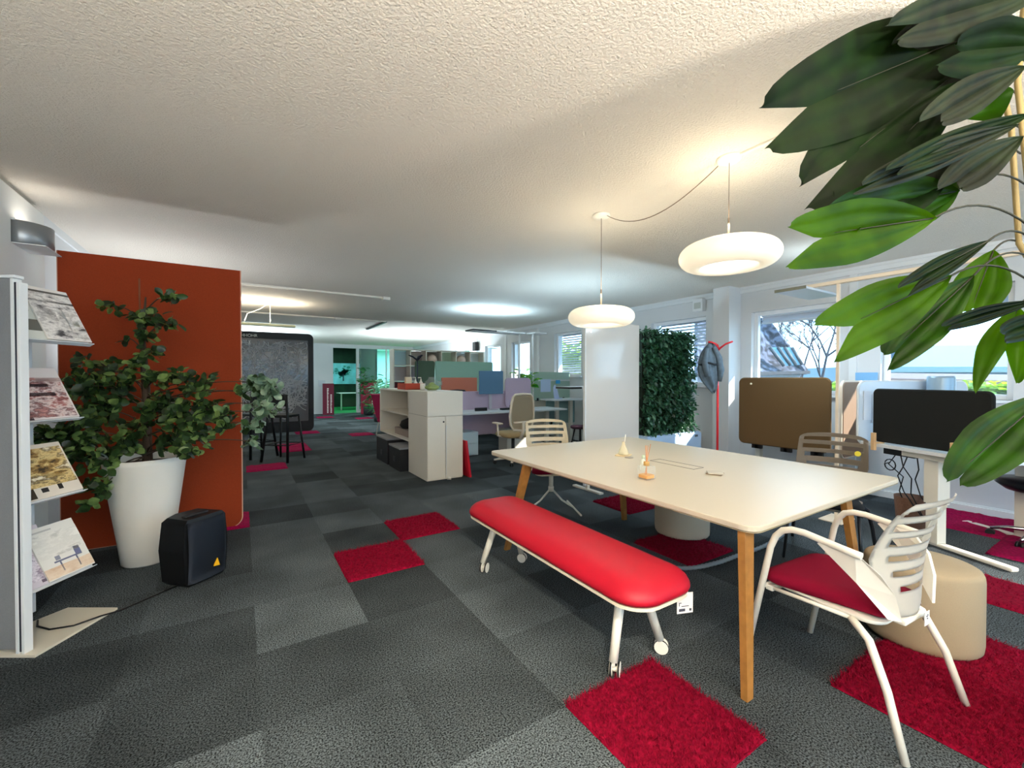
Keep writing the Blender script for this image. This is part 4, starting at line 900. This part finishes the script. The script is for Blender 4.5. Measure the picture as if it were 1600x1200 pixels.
for i in range(260):
    x, z = rnd.uniform(-.7, .7), rnd.uniform(.4, 2.3); a = rnd.uniform(0, 6.28); pts = [(x, -.024, z)]; cv = rnd.uniform(-.28, .28)
    for k in range(rnd.randint(8, 22)):
        x += .05*cos(a); z += .05*sin(a); a += cv
        if abs(x) > .78 or not .33 < z < 2.36: break
        pts.append((x, -.024, z))
    if len(pts) > 2: b.tube(pts, .009, 4)
b.obj('scribbled_lines', mat('scribble_grey', 'b8b8bb', .6), t)
textmesh('HHOHR', .1, 'white_lettering', white, t, (-.72, -.042, 2.44), (PI/2, 0, 0))

# ------------------------------------------------------------ bar chairs
def bar_chair(label, loc, rot):
    t = thing('bar_chair', label, 'bar chair', loc, rot)
    MB().rr(.38, .36, .05, [(.01, .74), (0, .75), (0, .78), (.02, .79)]).obj('seat', blackm, t)
    MB().box((-.19, -.2, .93), (.19, -.175, 1.13), .01).obj('backrest', blackm, t)
    for sx in (-1, 1):
        MB().tube([(sx*.18, -.19, 1.13), (sx*.18, -.16, .75), (sx*.24, -.25, 0)], .022, 8).obj('rear_leg', blackm, t)
        MB().tube([(sx*.17, .15, .75), (sx*.23, .22, 0)], .018, 8).obj('front_leg', blackm, t)
    b = MB()
    R_ = [(-.21, -.21), (.21, -.21), (.21, .19), (-.21, .19), (-.21, -.21)]
    b.tube([(x, y, .28) for x, y in R_], .011, 6); b.obj('footrest', blackm, t); return t
bar_chair('black bar chair standing right of the rust partition edge, fully visible one', (.62, 8.3, 0), -.7)
bar_chair('black bar chair mostly hidden behind rust partition edge and leaves', (.22, 8.9, 0), .5)

# ------------------------------------------------------------ ceiling conduits and luminaires
for lab, x0, x1, y in (('white ceiling track nearest the rust partition, ending in small white box', -.6, 2.08, 7.28), ('second white ceiling track farther back, with small white box partway', -.6, 2.95, 10.3)):
    t = thing('ceiling_track', lab, 'ceiling track', ((x0+x1)/2, y, CEIL)); k = (x1-x0)/2
    MB().box((-k, -.02, -.03), (k, .02, 0), .003).obj('rail', whitemetal, t)
    xe = k-.06 if y < 9 else .35*k
    MB().box((xe, -.05, -.05), (xe+.12, .05, 0), .006).obj('end_box', white, t)
tag(MB().box((-.03, -.9, -.03), (.03, .9, 0)).obj('dark_track', darkm, loc=(2.95, 11.25, CEIL)), 'dark track strip on ceiling at end of the second white track', 'ceiling track')
t = thing('linear_uplight', 'slim hanging linear lamp behind the rust partition, lighting the ceiling', 'hanging lamp', (.1, 8.8, 2.33))
MB().box((-.75, -.05, 0), (.75, .05, .04), .005).obj('housing', mat('pale_olive_metal', 'b9bd9c', .5), t)
MB().tube([(.35, 0, .04), (.35, 0, CEIL-2.33)], .006, 6).obj('suspension', white, t)
MB().tube([(.35, 0, CEIL-2.34), (.2, 0, .3), (.0, 0, .2), (-.05, 0, .04)], .005, 6).obj('cord', white, t)
area('lamp_light', (0, 0, .08), 1.4, .08, 15, (1, .88, .70), True, t)
def floor_lamp(label, loc, zt, arm, wd, rot, power=0, col=(1, .93, .85)):
    t = thing('floor_lamp', label, 'floor lamp', loc, rot)
    MB().box((-.2, -.15, 0), (.2, .15, .015), .004).obj('base', trimm, t)
    MB().box((-.018, -.018, .015), (.018, .018, zt), .004).obj('pole', trimm, t)
    MB().box((-arm, -wd/2, zt), (.05, wd/2, zt+.03), .004).obj('lamp_head', trimm, t)
    MB().box((-arm-.004, -wd/2, zt+.003), (-arm, wd/2, zt+.027)).box((-arm, -wd/2-.004, zt+.003), (-arm*.55, -wd/2, zt+.027)).obj('dark_edge', darkm, t)
    MB().box((-arm+.05, -wd/2+.03, zt-.004), (-.1, wd/2-.03, zt)).obj('diffuser', mat('led_diffuser', 'f3f6fa', .6), t)
    if power: area('lamp_light', (-arm*.55, 0, zt+.06), arm*.8, wd*.8, power, col, True, t)
    return t
floor_lamp('tall office floor lamp with long flat head above monitor desk', (4.95, 7.55, 0), 2.32, 1.2, .3, .05, 15, (.55, .80, 1))
floor_lamp('tall office floor lamp with flat head toward the slatted window, right one', (5.35, 7.62, 0), 2.36, .28, .3, PI+.1, 0)
floor_lamp('far office floor lamp near bookcase, glowing on the ceiling', (5.2, 12.9, 0), 1.8, .9, .3, 0, 100, (.75, .9, 1))
floor_lamp('added fill lamp hidden behind the black glass board', (.6, 14.4, 0), 1.8, .9, .3, 0, 90, (.7, .9, 1))  # unseen lamp, put here to brighten the far end
t = thing('wall_speaker', 'small black wall speaker high beside a far window', 'speaker', (XW-.08, 12.2, 2.42))
MB().box((-.08, -.1, -.14), (.05, .1, .14), .01).obj('housing', blackm, t); MB().box((.05, -.03, -.03), (.08, .03, .03)).obj('bracket', darkm, t)
# back rooms' lamps
l = area('ceiling_light_back_room', (7.3, 21.5, 2.85), 2, 2, 160, (.6, .95, 1)); l = area('ceiling_light_green_room', (3.8, 20.2, 2.85), 1, 1, 26, (.55, 1, .8))

# ------------------------------------------------------------ right: brown screen, its desk
brownf = mat('brown_felt', '5c4526', .95, noise=.12, nscale=300, bump=.2, bscale=600); tanf = mat('tan_felt', '8c7460', .95, noise=.1, nscale=300)
t = thing('desk', 'white desk behind the large brown fabric screen', 'desk', (5.98, 2.72, 0))
MB().box((-.33, -.6, .68), (.33, .5, .705), .004).obj('desktop', desktop, t)
for y in (-.5, .42): MB().box((-.04, y-.03, 0), (.04, y+.03, .68)).obj('leg', whitemetal, t)
t = thing('desk_screen', 'large brown fabric screen with rounded corners before the left window', 'screen', (5.6, 2.675, 0))
b = panel(1.05, .86, .04, .07, .55, YZ, .012); b.obj('fabric_panel', brownf, t)
for y in (-.38, -.05, .3): MB().box((.0, y-.06, .5), (.04, y+.06, .56)).box((.0, y-.02, .5), (.12, y+.02, .679)).obj('bracket', blackm, t)
MB().cyl((-.02, .36, 1.33), (-.028, .36, 1.33), .012).obj('stud', mat('cream_stud', 'efe6c8', .4), t)
t = thing('desk_screen', 'narrow tan fabric side screen with pale edge right of the brown screen', 'screen', (6.02, 2.1, 0))
b = panel(.6, .86, .04, .07, .5, XZ, .01); b.obj('fabric_panel', tanf, t)
b = MB(); b.m = XZ; b.rr(.63, .89, .085, [(0, -.012), (0, .012)], c=(0, .93)); b.obj('edge_trim', mat('trim_pale', 'd6c4ad', .5), t)
# ------------------------------------------------------------ right: standing desk
P0 = Vector((4.57, .72, 0)); AZ = math.atan2(.914, .404); e1 = Vector((.404, .914, 0)); e2 = Vector((.914, -.404, 0))
t = thing('standing_desk', 'white height-adjustable desk with black screen at right side', 'desk', P0, AZ)   # local x along visible edge, local -y away
b = MB(); b.rr(1.06, 1.3, .03, [(0, .772), (0, .80)], c=(.53, -.65)); b.obj('desktop', mat('desk_bright', 'd4d8dc', .4), t)
MB().box((.47, -.2, .02), (.56, -.11, .71), .004).box((.46, -.22, .35), (.57, -.1, .72), .004).obj('leg_column', whitemetal, t)
MB().box((.33, -.26, .72), (.72, -.06, .771), .004).obj('leg_bracket', whitemetal, t)
MB().box((.0, -.19, 0), (.95, -.12, .03), .01).obj('foot', whitemetal, t)
MB().box((.47, -1.12, .02), (.56, -1.03, .771), .004).box((.1, -1.11, 0), (.95, -1.04, .02), .004).obj('leg_column', whitemetal, t)
MB().box((.66, -.3, .70), (.93, -.12, .765), .004).obj('cable_tray', blackm, t)
b = MB()
for x, q in ((.88, .05), (.84, -.04), (.78, .02), (.7, -.03)):
    b.tube([(x, -.2, .7), (x+q, -.18, .6), (x-q, -.22, .5), (x, -.24, .36), (x-.1+q, -.3, .12)], .005, 6)
b.tube([(.9, -.16, .62)]+[(.9+.05*cos(a), -.16, .60+.05*sin(a)) for a in [k*PI/6 for k in range(13)]], .005, 6); b.obj('hanging_cables', blackm, t)
ob = thing('desk_screen', 'black fabric screen clipped along near edge of the standing desk', 'screen', P0+e2*.06, AZ)
b = panel(.9, .49, .035, .05, .815, XZ, .01, x0=.52); b.obj('fabric_panel', mat('black_felt', '121412', .95, noise=.2, nscale=300), ob)
for x, lab in ((.9, 'left wooden clip holding the black screen on desk edge'), (.27, 'right wooden clip holding the black screen, half behind big leaf')):
    c = MB().box((x-.015, .065, .74), (x+.015, .095, .9), .003).box((x-.015, -.02, .801), (x+.015, .095, .8145)).obj('wooden_clip', mat('light_wood', 'd7b283', .5), None)
    c.location = P0+e2*.06; c.rotation_euler = (0, 0, AZ); tag(c, lab, 'clip', 'wooden screen clips')
paleglass = mat('pale_acrylic', 'c3d3e3', .25)
t = thing('desk_screen', 'pale white acrylic side screen at far end of the standing desk', 'screen', P0+e1*1.08, AZ-PI/2)
b = panel(1.25, .6, .02, .08, .77, XZ, .004, x0=.63); b.obj('panel', paleglass, t)
b = MB(); b.m = XZ; b.rr(1.27, .62, .09, [(0, -.006), (0, .006)], c=(.63, 1.07)); b.obj('edge_trim', trimm, t)
MB().box((.05, -.02, 1.0), (.25, -.012, 1.28)).obj('pinned_sheet', mat('pinned_paper', 'cdd8e6', .6), t); MB().box((.14, -.026, .97), (.34, -.021, 1.25)).obj('pinned_sheet', mat('pinned_paper2', 'd9e0ea', .6), t)
t = thing('air_purifier', 'grey blue cylinder standing on the desk behind the black screen', 'air purifier', (5.64, 1.27, .801))
MB().lathe([(.09, 0), (.1, .01), (.1, .60), (.095, .62), (.02, .62)], 32).obj('body', mat('grey_blue_metal', '8ba3b5', .35, metal=.3), t); MB().lathe([(.1015, .03), (.1015, .05)], 32, cap0=False, cap1=False).obj('lower_ring', darkm, t)
tag(MB().box((-.005, -.11, -.05), (0, .11, .05)).obj('blue_rectangle', mat('rectangle_blue', '7fb7e6', .6), loc=(XW-.016, 2.1, 1.42)), 'small bright blue rectangle on wall between the two right windows', 'notice')  # flat blue rectangle between the windows
t = thing('waste_basket', 'brown woven basket catching cables beneath the standing desk', 'basket', tuple((P0+e1*.88+e2*.38).xy)+(0,))
MB().lathe([(.09, 0), (.11, .02), (.13, .3), (.12, .3), (.1, .05)], 24).obj('basket', mat('brown_wicker', '6a4c3c', .8, bump=.5, bscale=80), t)
# swivel stool
t = thing('swivel_stool', 'black swivel stool with chrome castor base at right edge under desk', 'stool', (5.66, .66, 0))
MB().lathe([(.1, .43), (.2, .45), (.26, .5), (.25, .54), (.1, .55)], 28).obj('seat', mat('black_vinyl', '10141a', .35), t)
MB().cyl((0, 0, .08), (0, 0, .43), .025).obj('gas_lift', chrome, t)
for k in range(5):
    a = 2*PI*k/5+2.9; l = MB().tube([(0, 0, .12), (.18*cos(a), .18*sin(a), .1), (.28*cos(a), .28*sin(a), .07)], [.02, .016, .012], 10).obj('base_arm', chrome, t)
    for s_ in (-1, 1): MB().tube([(.28*cos(a)-sin(a)*.008*s_, .28*sin(a)+cos(a)*.008*s_, .03), (.28*cos(a)-sin(a)*.024*s_, .28*sin(a)+cos(a)*.024*s_, .03)], .03, 14).obj('castor', blackm, l)
# lamp frame
t = thing('luminaire_frame', 'beige metal post and long horizontal lamp beam over the standing desk', 'lamp frame', (4.98, 1.86, 0))
cream = mat('cream_beam', 'e6d6bf', .5)
MB().box((-.15, -.1, 0), (.15, .1, .012), .003).obj('base', cream, t); MB().box((-.014, -.014, .012), (.014, .014, 2.33), .003).obj('post', cream, t)
MB().box((-.025, -1.9, 2.33), (.025, .34, 2.365), .004).obj('beam', cream, t)
area('lamp_light', (.2, .35, 2.38), .6, .25, 1.2, (.7, .87, 1), True, t); area('lamp_light', (.2, .35, 2.27), .6, .25, 12, (.7, .87, 1), False, t)
MB().box((-.2, .2, 2.30), (.55, .5, 2.325), .004).obj('lamp_head', mat('lamp_plate', 'c9d3de', .35), t); MB().box((-.206, .2, 2.30), (-.2, .5, 2.33)).obj('dark_edge', mat('olive_grey', '77786a', .5), t)

# ------------------------------------------------------------ blinds
blindm = mat('blind_slat', 'cfd6e0', .5)
def blind(label, a, b_, ztop, zbot, closed=.5, box=True):
    t = thing('venetian_blind', label, 'blind', (XW+.2, (a+b_)/2, ztop)); k = (b_-a)/2-.06
    b = MB(); z = -.06
    while z > zbot-ztop:
        b.prism([(-.03, -k, z-.04*closed), (.03, -k, z+.04*closed), (.03, k, z+.04*closed), (-.03, k, z-.04*closed)], (0, 0, .002)); z -= .055
    b.obj('slats', blindm, t); B((-.04, -k, -.05), (.04, k, 0)).obj('head_box', blindm, t); B((-.03, -k, zbot-ztop-.03), (.03, k, zbot-ztop-.005)).obj('bottom_rail', blindm, t)
blind('raised venetian blind bundle at top of window behind the brown screen', 2.38, 3.5, 2.36, 2.24, .9)
blind('raised venetian blind behind the big leaves in the right window', .93, 1.97, 2.36, 2.18, .9)
blind('half lowered venetian blind in window behind the plant wall', 4.24, 5.35, 2.42, 1.98)
blind('fully lowered venetian blind in window left of the farther pendant', 7.28, 8.25, 2.48, 1.47)
t = thing('radiator_cover', 'white low convector box along window wall behind the plant wall', 'radiator', (6.3, 5.2, 0))
MB().box((-.1, -.9, .08), (.12, .9, .5), .006).obj('casing', wallm, t); MB().box((-.09, -.85, 0), (.1, -.8, .08)).box((-.09, .8, 0), (.1, .85, .08)).obj('foot', wallm, t)

# ------------------------------------------------------------ outside
tag(MB().box((7, -30, -4.2), (90, 60, -4)).obj('ground_outside', mat('lawn', '2f3a22', .95, noise=.3, nscale=.5)), kind='structure')
def shingles():
    m = mat('roof_shingles', '7e7f92', .9); nt = m.node_tree; b = nt.nodes['Principled BSDF']
    g = nt.nodes.new('ShaderNodeNewGeometry'); v = nt.nodes.new('ShaderNodeTexNoise'); v.inputs['Scale'].default_value = 7; v.inputs['Detail'].default_value = 3
    r = nt.nodes.new('ShaderNodeValToRGB'); r.color_ramp.elements[0].color = (*hx('1c1d26'), 1); r.color_ramp.elements[1].color = (*hx('5c6070'), 1)
    nt.links.new(g.outputs['Position'], v.inputs['Vector']); r.color_ramp.elements[0].position = .42; r.color_ramp.elements[1].position = .62; nt.links.new(v.outputs['Fac'], r.inputs['Fac']); nt.links.new(r.outputs['Color'], b.inputs['Base Color']); return m
t = thing('gabled_house', 'house with mottled shingle roof and skylight seen through left window', 'house', (0, 0, 0))
D = 14
Rf = [at(1090, 470, D+1.5), at(1203, 500, D), at(1262, 576, D-.3), at(1262, 585, D-.4), at(1090, 588, D-1.5)]
MB().prism(Rf, FW*.25).obj('roof', shingles(), t)
Sk = [at(1200, 543, D-.5), at(1234, 543, D-.5), at(1250, 570, D-.65), at(1222, 572, D-.65)]
sk = MB().prism([Sk[0], Sk[1], Sk[2], Sk[3]], -FW*.08).obj('skylight', mat('skylight_glass', '4d7484', .1), t)
b = MB()
for i in (0, .36, .66, 1):
    a_, c_ = Sk[0].lerp(Sk[1], i)-FW*.1, Sk[3].lerp(Sk[2], i)-FW*.1; b.tube([a_, c_], .05, 4)
b.obj('skylight_frame', mat('skylight_grey', '2c3036', .6), sk)
lo = [at(1090, 588, D-.9), at(1250, 584, D-.2), at(1250, 800, D-.2), at(1090, 800, D-.9)]
MB().prism(lo, FW*1.2).obj('wall', mat('house_wall', '8a8890', .8), t)
MB().prism([at(1090, 583, D-1.7), at(1266, 579, D-.6), at(1266, 584, D-.6), at(1090, 589, D-1.7)], FW*.4).obj('eaves', mat('eaves_dark', '1e2129', .7), t)
barkm = mat('bare_bark', '2b2930', .9)
def bare_tree(label, px, py0, py1, d, seed):
    rnd = random.Random(seed); b = MB(); base = at(px, py0, d); base.z = -4
    top = at(px, py1, d); hgt = top.z+4
    def grow(p, dr, L, r, lv):
        q = p+dr*L; m_ = p.lerp(q, .5)+Vector((rnd.uniform(-.06, .06), rnd.uniform(-.06, .06), 0))*L
        b.tube([p, m_, q], [r, r*.8, r*.62], 5, False)
        if lv == 0: return
        for k in range(3):
            nd = (dr+Vector((rnd.uniform(-.9, .9), rnd.uniform(-.9, .9), rnd.uniform(-.2, .5)))).normalized(); grow(q, nd, L*rnd.uniform(.5, .74), r*.62, lv-1)
    grow(base, Vector((0, 0, 1)), hgt*.44, .11, 8)
    tag(b.obj('bare_tree', barkm), label, 'tree')
bare_tree('bare winter tree seen through left window, right of shingle roof', 1272, 590, 480, 17, 4)
bare_tree('bare winter tree farther behind the shingle roof house', 1238, 590, 495, 24, 8)
bare_tree('bare winter tree at right edge of left window view', 1310, 590, 490, 21, 15)
rnd = random.Random(2)
def hedge(label, cx, cy, cz, rx, ry, rz, n, m, name='hedge_bush'):
    b = MB()
    for i in range(n):
        q = rdir(rnd, (-1, 1)).normalized(); s = rnd.random()**.3
        leaf(b, Vector((cx+q.x*rx*s, cy+q.y*ry*s, cz+q.z*rz*s)), rdir(rnd, (-.4, 1)), .3, .16, rnd)
    b.tube([(cx, cy, -4), (cx, cy, cz)], .12, 6)
    tag(b.obj(name, m), label, 'bush')
sunny = leafmat('sunny_leaf', '4c6c26', '88a048', 2)
p = at(1540, 618, 11); hedge('sunlit yellow green bush at lower right of the right window', p.x, p.y, p.z-.15, 1.0, .9, .6, 2200, sunny)
p = at(1300, 602, 12); hedge('small sunlit bush at right bottom of left window view', p.x, p.y, p.z-.4, .5, .9, .6, 500, sunny)
p = at(775, 575, 19); hedge('pale green tree seen through the far windows', p.x+3.5, p.y-1, p.z, 1.6, 2.6, 1.6, 1400, sunny, 'leafy_tree')
p = at(900, 570, 15); hedge('pale green tree seen through the slatted window', p.x, p.y, p.z-.2, 1.2, 1.6, 1.1, 1200, sunny, 'leafy_tree')
t = thing('flat_roof_hall', 'long pale hall with flat cyan roof seen through right window', 'building', (0, 0, 0))
D = 20
MB().prism([at(1330, 573, D), at(1650, 573, D), at(1650, 800, D), at(1330, 800, D)], FW*6).obj('wall', mat('hall_wall', '6f8490', .7), t)
MB().prism([at(1330, 541, D+7), at(1650, 538, D+7), at(1700, 573, D-.5), at(1330, 573, D-.5)], Vector((0, 0, -.25))).obj('roof', mat('hall_roof', '486a70', .5), t)
MB().box(tuple(at(1400, 553, D+2)-Vector((.4, .4, .5))), tuple(at(1400, 553, D+2)+Vector((.4, .4, .3)))).obj('roof_vent', mat('vent_blue', '30465a', .6), t)
t = thing('brown_roof_shed', 'low building with brown roof edge seen through the right window', 'building', (0, 0, 0))
MB().prism([at(1340, 596, 15), at(1640, 604, 15), at(1640, 800, 15), at(1340, 800, 15)], FW*3).obj('wall', mat('shed_wall', '4c4440', .8), t)
MB().prism([at(1340, 582, 17), at(1640, 586, 17), at(1640, 596, 14.5), at(1340, 590, 14.5)], Vector((0, 0, -.12))).obj('roof', mat('shed_roof', '54403c', .7), t)

# ------------------------------------------------------------ foreground plant
SX, SY = 2.56, .0
t = thing('fishtail_houseplant', 'large dark green houseplant with forked leaves overhanging from top right', 'houseplant', (SX, SY, 0)); O = Vector((SX, SY, 0))
MB().lathe([(.13, 0), (.15, .02), (.18, .38), (.165, .38), (.15, .33)], 32).obj('pot', mat('anthracite_pot', '2b2d30', .5), t)
caneM = mat('cane', '8b7a4e', .6)
def S(px, py, d): return at(px, py, d)-O
canes = [[(0, 0, .3), (-.03, .02, 1.0), S(1592, 380, 1.5), S(1580, 200, 1.5), S(1548, 60, 1.5), S(1535, 20, 1.5)],
         [(.03, 0, .3), (.0, 0, 1.2), S(1606, 280, 1.42), S(1590, 130, 1.42), S(1600, 10, 1.42)]]
for c in canes: MB().tube(c, .0085, 8).obj('cane', caneM, t)
plantm = [leafmat('palm_leaf_dark', '071403', '0e2205', 9, .2, .5, .12), leafmat('palm_leaf_lit', '2b4f04', '3b6604', 6, .6, .45, .2), leafmat('palm_leaf_grey', '0e160a', '1b2713', 9, .2, .5, .2), leafmat('palm_leaf_mid', '163204', '234a06', 7, .45, .42, .2)]  # dark and lit greens of one leaf: light and shade put into colour
def frond(base, tip1, tip2, w, mi, pet, d0, d1, twist=0., fork=.36, bow=.03):
    """forked blade: base pixel, two tip pixels, width (px), petiole start pixel; depths d0 (base) d1 (tips)"""
    b = MB(); Bp = S(*base, d0); A = S(*tip1, d1); Z = S(*tip2, d1+twist)
    view = (S(*base, d0)+O-Vector((0, 0, H))).normalized()
    N = 14; M_ = 8
    mid = (A+Z)/2; ax = (mid-Bp); L = ax.length; ax.normalize(); side = ax.cross(view).normalized(); nrm = side.cross(ax)
    hw = w/2*(d0+d1)/2/FPX
    crotch = Bp+ax*L*(1-fork)
    for sg, T in ((1, A), (-1, Z)):
        if (T-Bp).dot(side)*sg < (({1: Z, -1: A}[sg])-Bp).dot(side)*sg: T = {1: Z, -1: A}[sg]
        def f(u, v):
            # u along, v from midrib (0) to outer edge (1)
            prof = math.sin(PI*min(1, u*1.0)**.8)**.7 if 0 < u < 1 else 0
            inner = Bp.lerp(crotch, u/(1-fork)) if u <= 1-fork else crotch.lerp(T, (u-(1-fork))/fork)
            s_ = u
            wid = hw*(math.sin(PI*min(.999, .5*u/.55))**.8 if u < .55 else 1)
            base_outer = Bp + ax*L*min(u, .98)*1.0 + side*sg*wid
            outer = base_outer if u < .55 else base_outer.lerp(T, ((u-.55)/.45)**1.35)
            p = inner.lerp(outer, v)
            pleat = .004*math.cos(v*PI*4)*math.sin(PI*min(1, u*1.02)) 
            return p + nrm*(pleat + bow*math.sin(PI*u)*(1-.3*v) - .12*hw*v*v) + Vector((0, 0, -.02*u*u))
        b.sheet(f, N, M_, 0)
    lo = b.obj('leaf', plantm[mi], t)
    if pet:
        P = S(*pet, d0+.08); m_ = P.lerp(Bp, .5)+Vector((0, 0, .02)); pp = bentpts(P, Bp, .02*(P-Bp).length/.15, 9); MB().tube(pp+[Bp.lerp(crotch, k*.15)+nrm*(bow*math.sin(PI*k*.15*.74)) for k in range(1, 7)], [.0032]*10+[.0026-.0003*k for k in range(1, 7)], 6).obj('petiole', caneM if mi == 2 else mat('dark_petiole', '2a2a1c', .6), lo)
frond((1530, 50), (1185, 158), (1194, 222), 150, 0, (1590, 30), 1.42, 1.2, .02, .21)
frond((1520, 95), (1248, 282), (1256, 318), 140, 0, (1592, 60), 1.45, 1.25, .02, .28)
frond((1500, 130), (1300, 300), (1345, 290), 90, 0, (1592, 120), 1.4, 1.3, .02, .25)
frond((1640, -20), (1382, 30), (1400, 52), 80, 2, None, 1.35, 1.2, .02, .2)
frond((1560, 10), (1388, 62), (1430, 50), 60, 0, (1600, -10), 1.4, 1.3, .03, .2)
frond((1640, 70), (1462, 92), (1490, 60), 80, 0, None, 1.4, 1.3, .03, .2)
frond((1600, 105), (1432, 182), (1470, 180), 60, 2, None, 1.36, 1.24, .02, .2)
frond((1610, 178), (1381, 256), (1400, 262), 42, 0, None, 1.33, 1.2, .02, .12)
frond((1590, 195), (1345, 280), (1330, 293), 45, 2, None, 1.3, 1.22, .0, .2)
frond((1500, 140), (1440, 185), (1560, 182), 110, 3, (1592, 150), 1.46, 1.44, .02, .2)
frond((1596, 215), (1462, 288), (1500, 285), 60, 2, None, 1.38, 1.3, .03, .2)
frond((1494, 299), (1282, 322), (1340, 345), 90, 3, (1602, 288), 1.4, 1.25, .0, .4)
frond((1490, 225), (1335, 325), (1400, 330), 90, 0, (1595, 200), 1.45, 1.3, .0, .3)
frond((1500, 250), (1380, 335), (1455, 335), 70, 3, (1595, 240), 1.46, 1.35, .0, .3)
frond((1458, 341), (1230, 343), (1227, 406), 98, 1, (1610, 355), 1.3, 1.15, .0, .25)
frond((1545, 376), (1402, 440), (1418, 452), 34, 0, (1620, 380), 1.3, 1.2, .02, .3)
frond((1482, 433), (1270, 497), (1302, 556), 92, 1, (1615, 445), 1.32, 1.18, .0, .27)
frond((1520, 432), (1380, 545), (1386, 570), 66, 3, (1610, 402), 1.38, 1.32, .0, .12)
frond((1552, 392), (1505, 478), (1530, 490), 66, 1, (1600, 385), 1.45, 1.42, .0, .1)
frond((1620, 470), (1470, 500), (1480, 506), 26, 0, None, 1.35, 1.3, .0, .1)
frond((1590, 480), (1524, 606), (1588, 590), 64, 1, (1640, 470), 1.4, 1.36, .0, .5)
frond((1660, 495), (1562, 508), (1570, 525), 40, 0, None, 1.35, 1.3, .0, .1)
frond((1640, 615), (1478, 742), (1500, 748), 78, 3, (1700, 590), 1.25, 1.12, .0, .08)

# ------------------------------------------------------------ warm fill lamps added behind the camera to lift the ceiling
def uplight(label, x, y, power):
    t = thing('fill_uplight', label, 'floor lamp', (x, y, 0))
    MB().lathe([(.15, 0), (.15, .015), (.02, .02)], 24).obj('base', whitemetal, t); MB().cyl((0, 0, .02), (0, 0, 1.6), .014).obj('pole', whitemetal, t)
    MB().lathe([(.03, 1.59), (.2, 1.70), (.195, 1.705), (.03, 1.6)], 28, cap1=False).obj('bowl', whitemetal, t)
    area('lamp_light', (0, 0, 1.75), .3, .3, power, (1, .87, .72), True, t)
uplight('added warm fill uplight behind the camera', 1.6, -1.5, 105)
uplight('added warm fill uplight in the rear left corner', -.3, -1.2, 135)

# unseen spot, added to lay a pool of light on the carpet
t = thing('fill_spot', 'added white fill spotlight behind the camera', 'spotlight', (-.1, -.9, CEIL))
MB().cyl((0, 0, 0), (0, 0, -.08), .012).obj('arm', white, t); MB().tube([(-.02, -.06, -.07), (.02, .06, -.12)], .04, 16).obj('head', white, t)
sl = bpy.data.lights.new('lamp_light', 'SPOT'); sl.energy = 240; sl.spot_size = math.radians(46); sl.spot_blend = 1; sl.color = (1, .92, .74); sl.shadow_soft_size = .06
slo = bpy.data.objects.new('lamp_light', sl); C.objects.link(slo); slo.parent = t; slo.location = (.03, .09, -.135)
slo.rotation_euler = (Vector((-.1, -.9, 2.64))-Vector((.75, 1.85, 0))).to_track_quat('Z', 'Y').to_euler()

floor_lamp('added fill lamp hidden behind the rust partition', (-.5, 6.1, 0), 1.3, .6, .3, 0, 9, (.95, .97, 1))  # hidden lamp, added to brighten the ceiling past the partition
floor_lamp('added fill lamp hidden behind the whiteboard panel', (4.35, 4.75, 0), 1.25, .5, .3, 0, 13, (.6, .83, 1))  # hidden cool lamp, added to brighten the ceiling by the plant wall
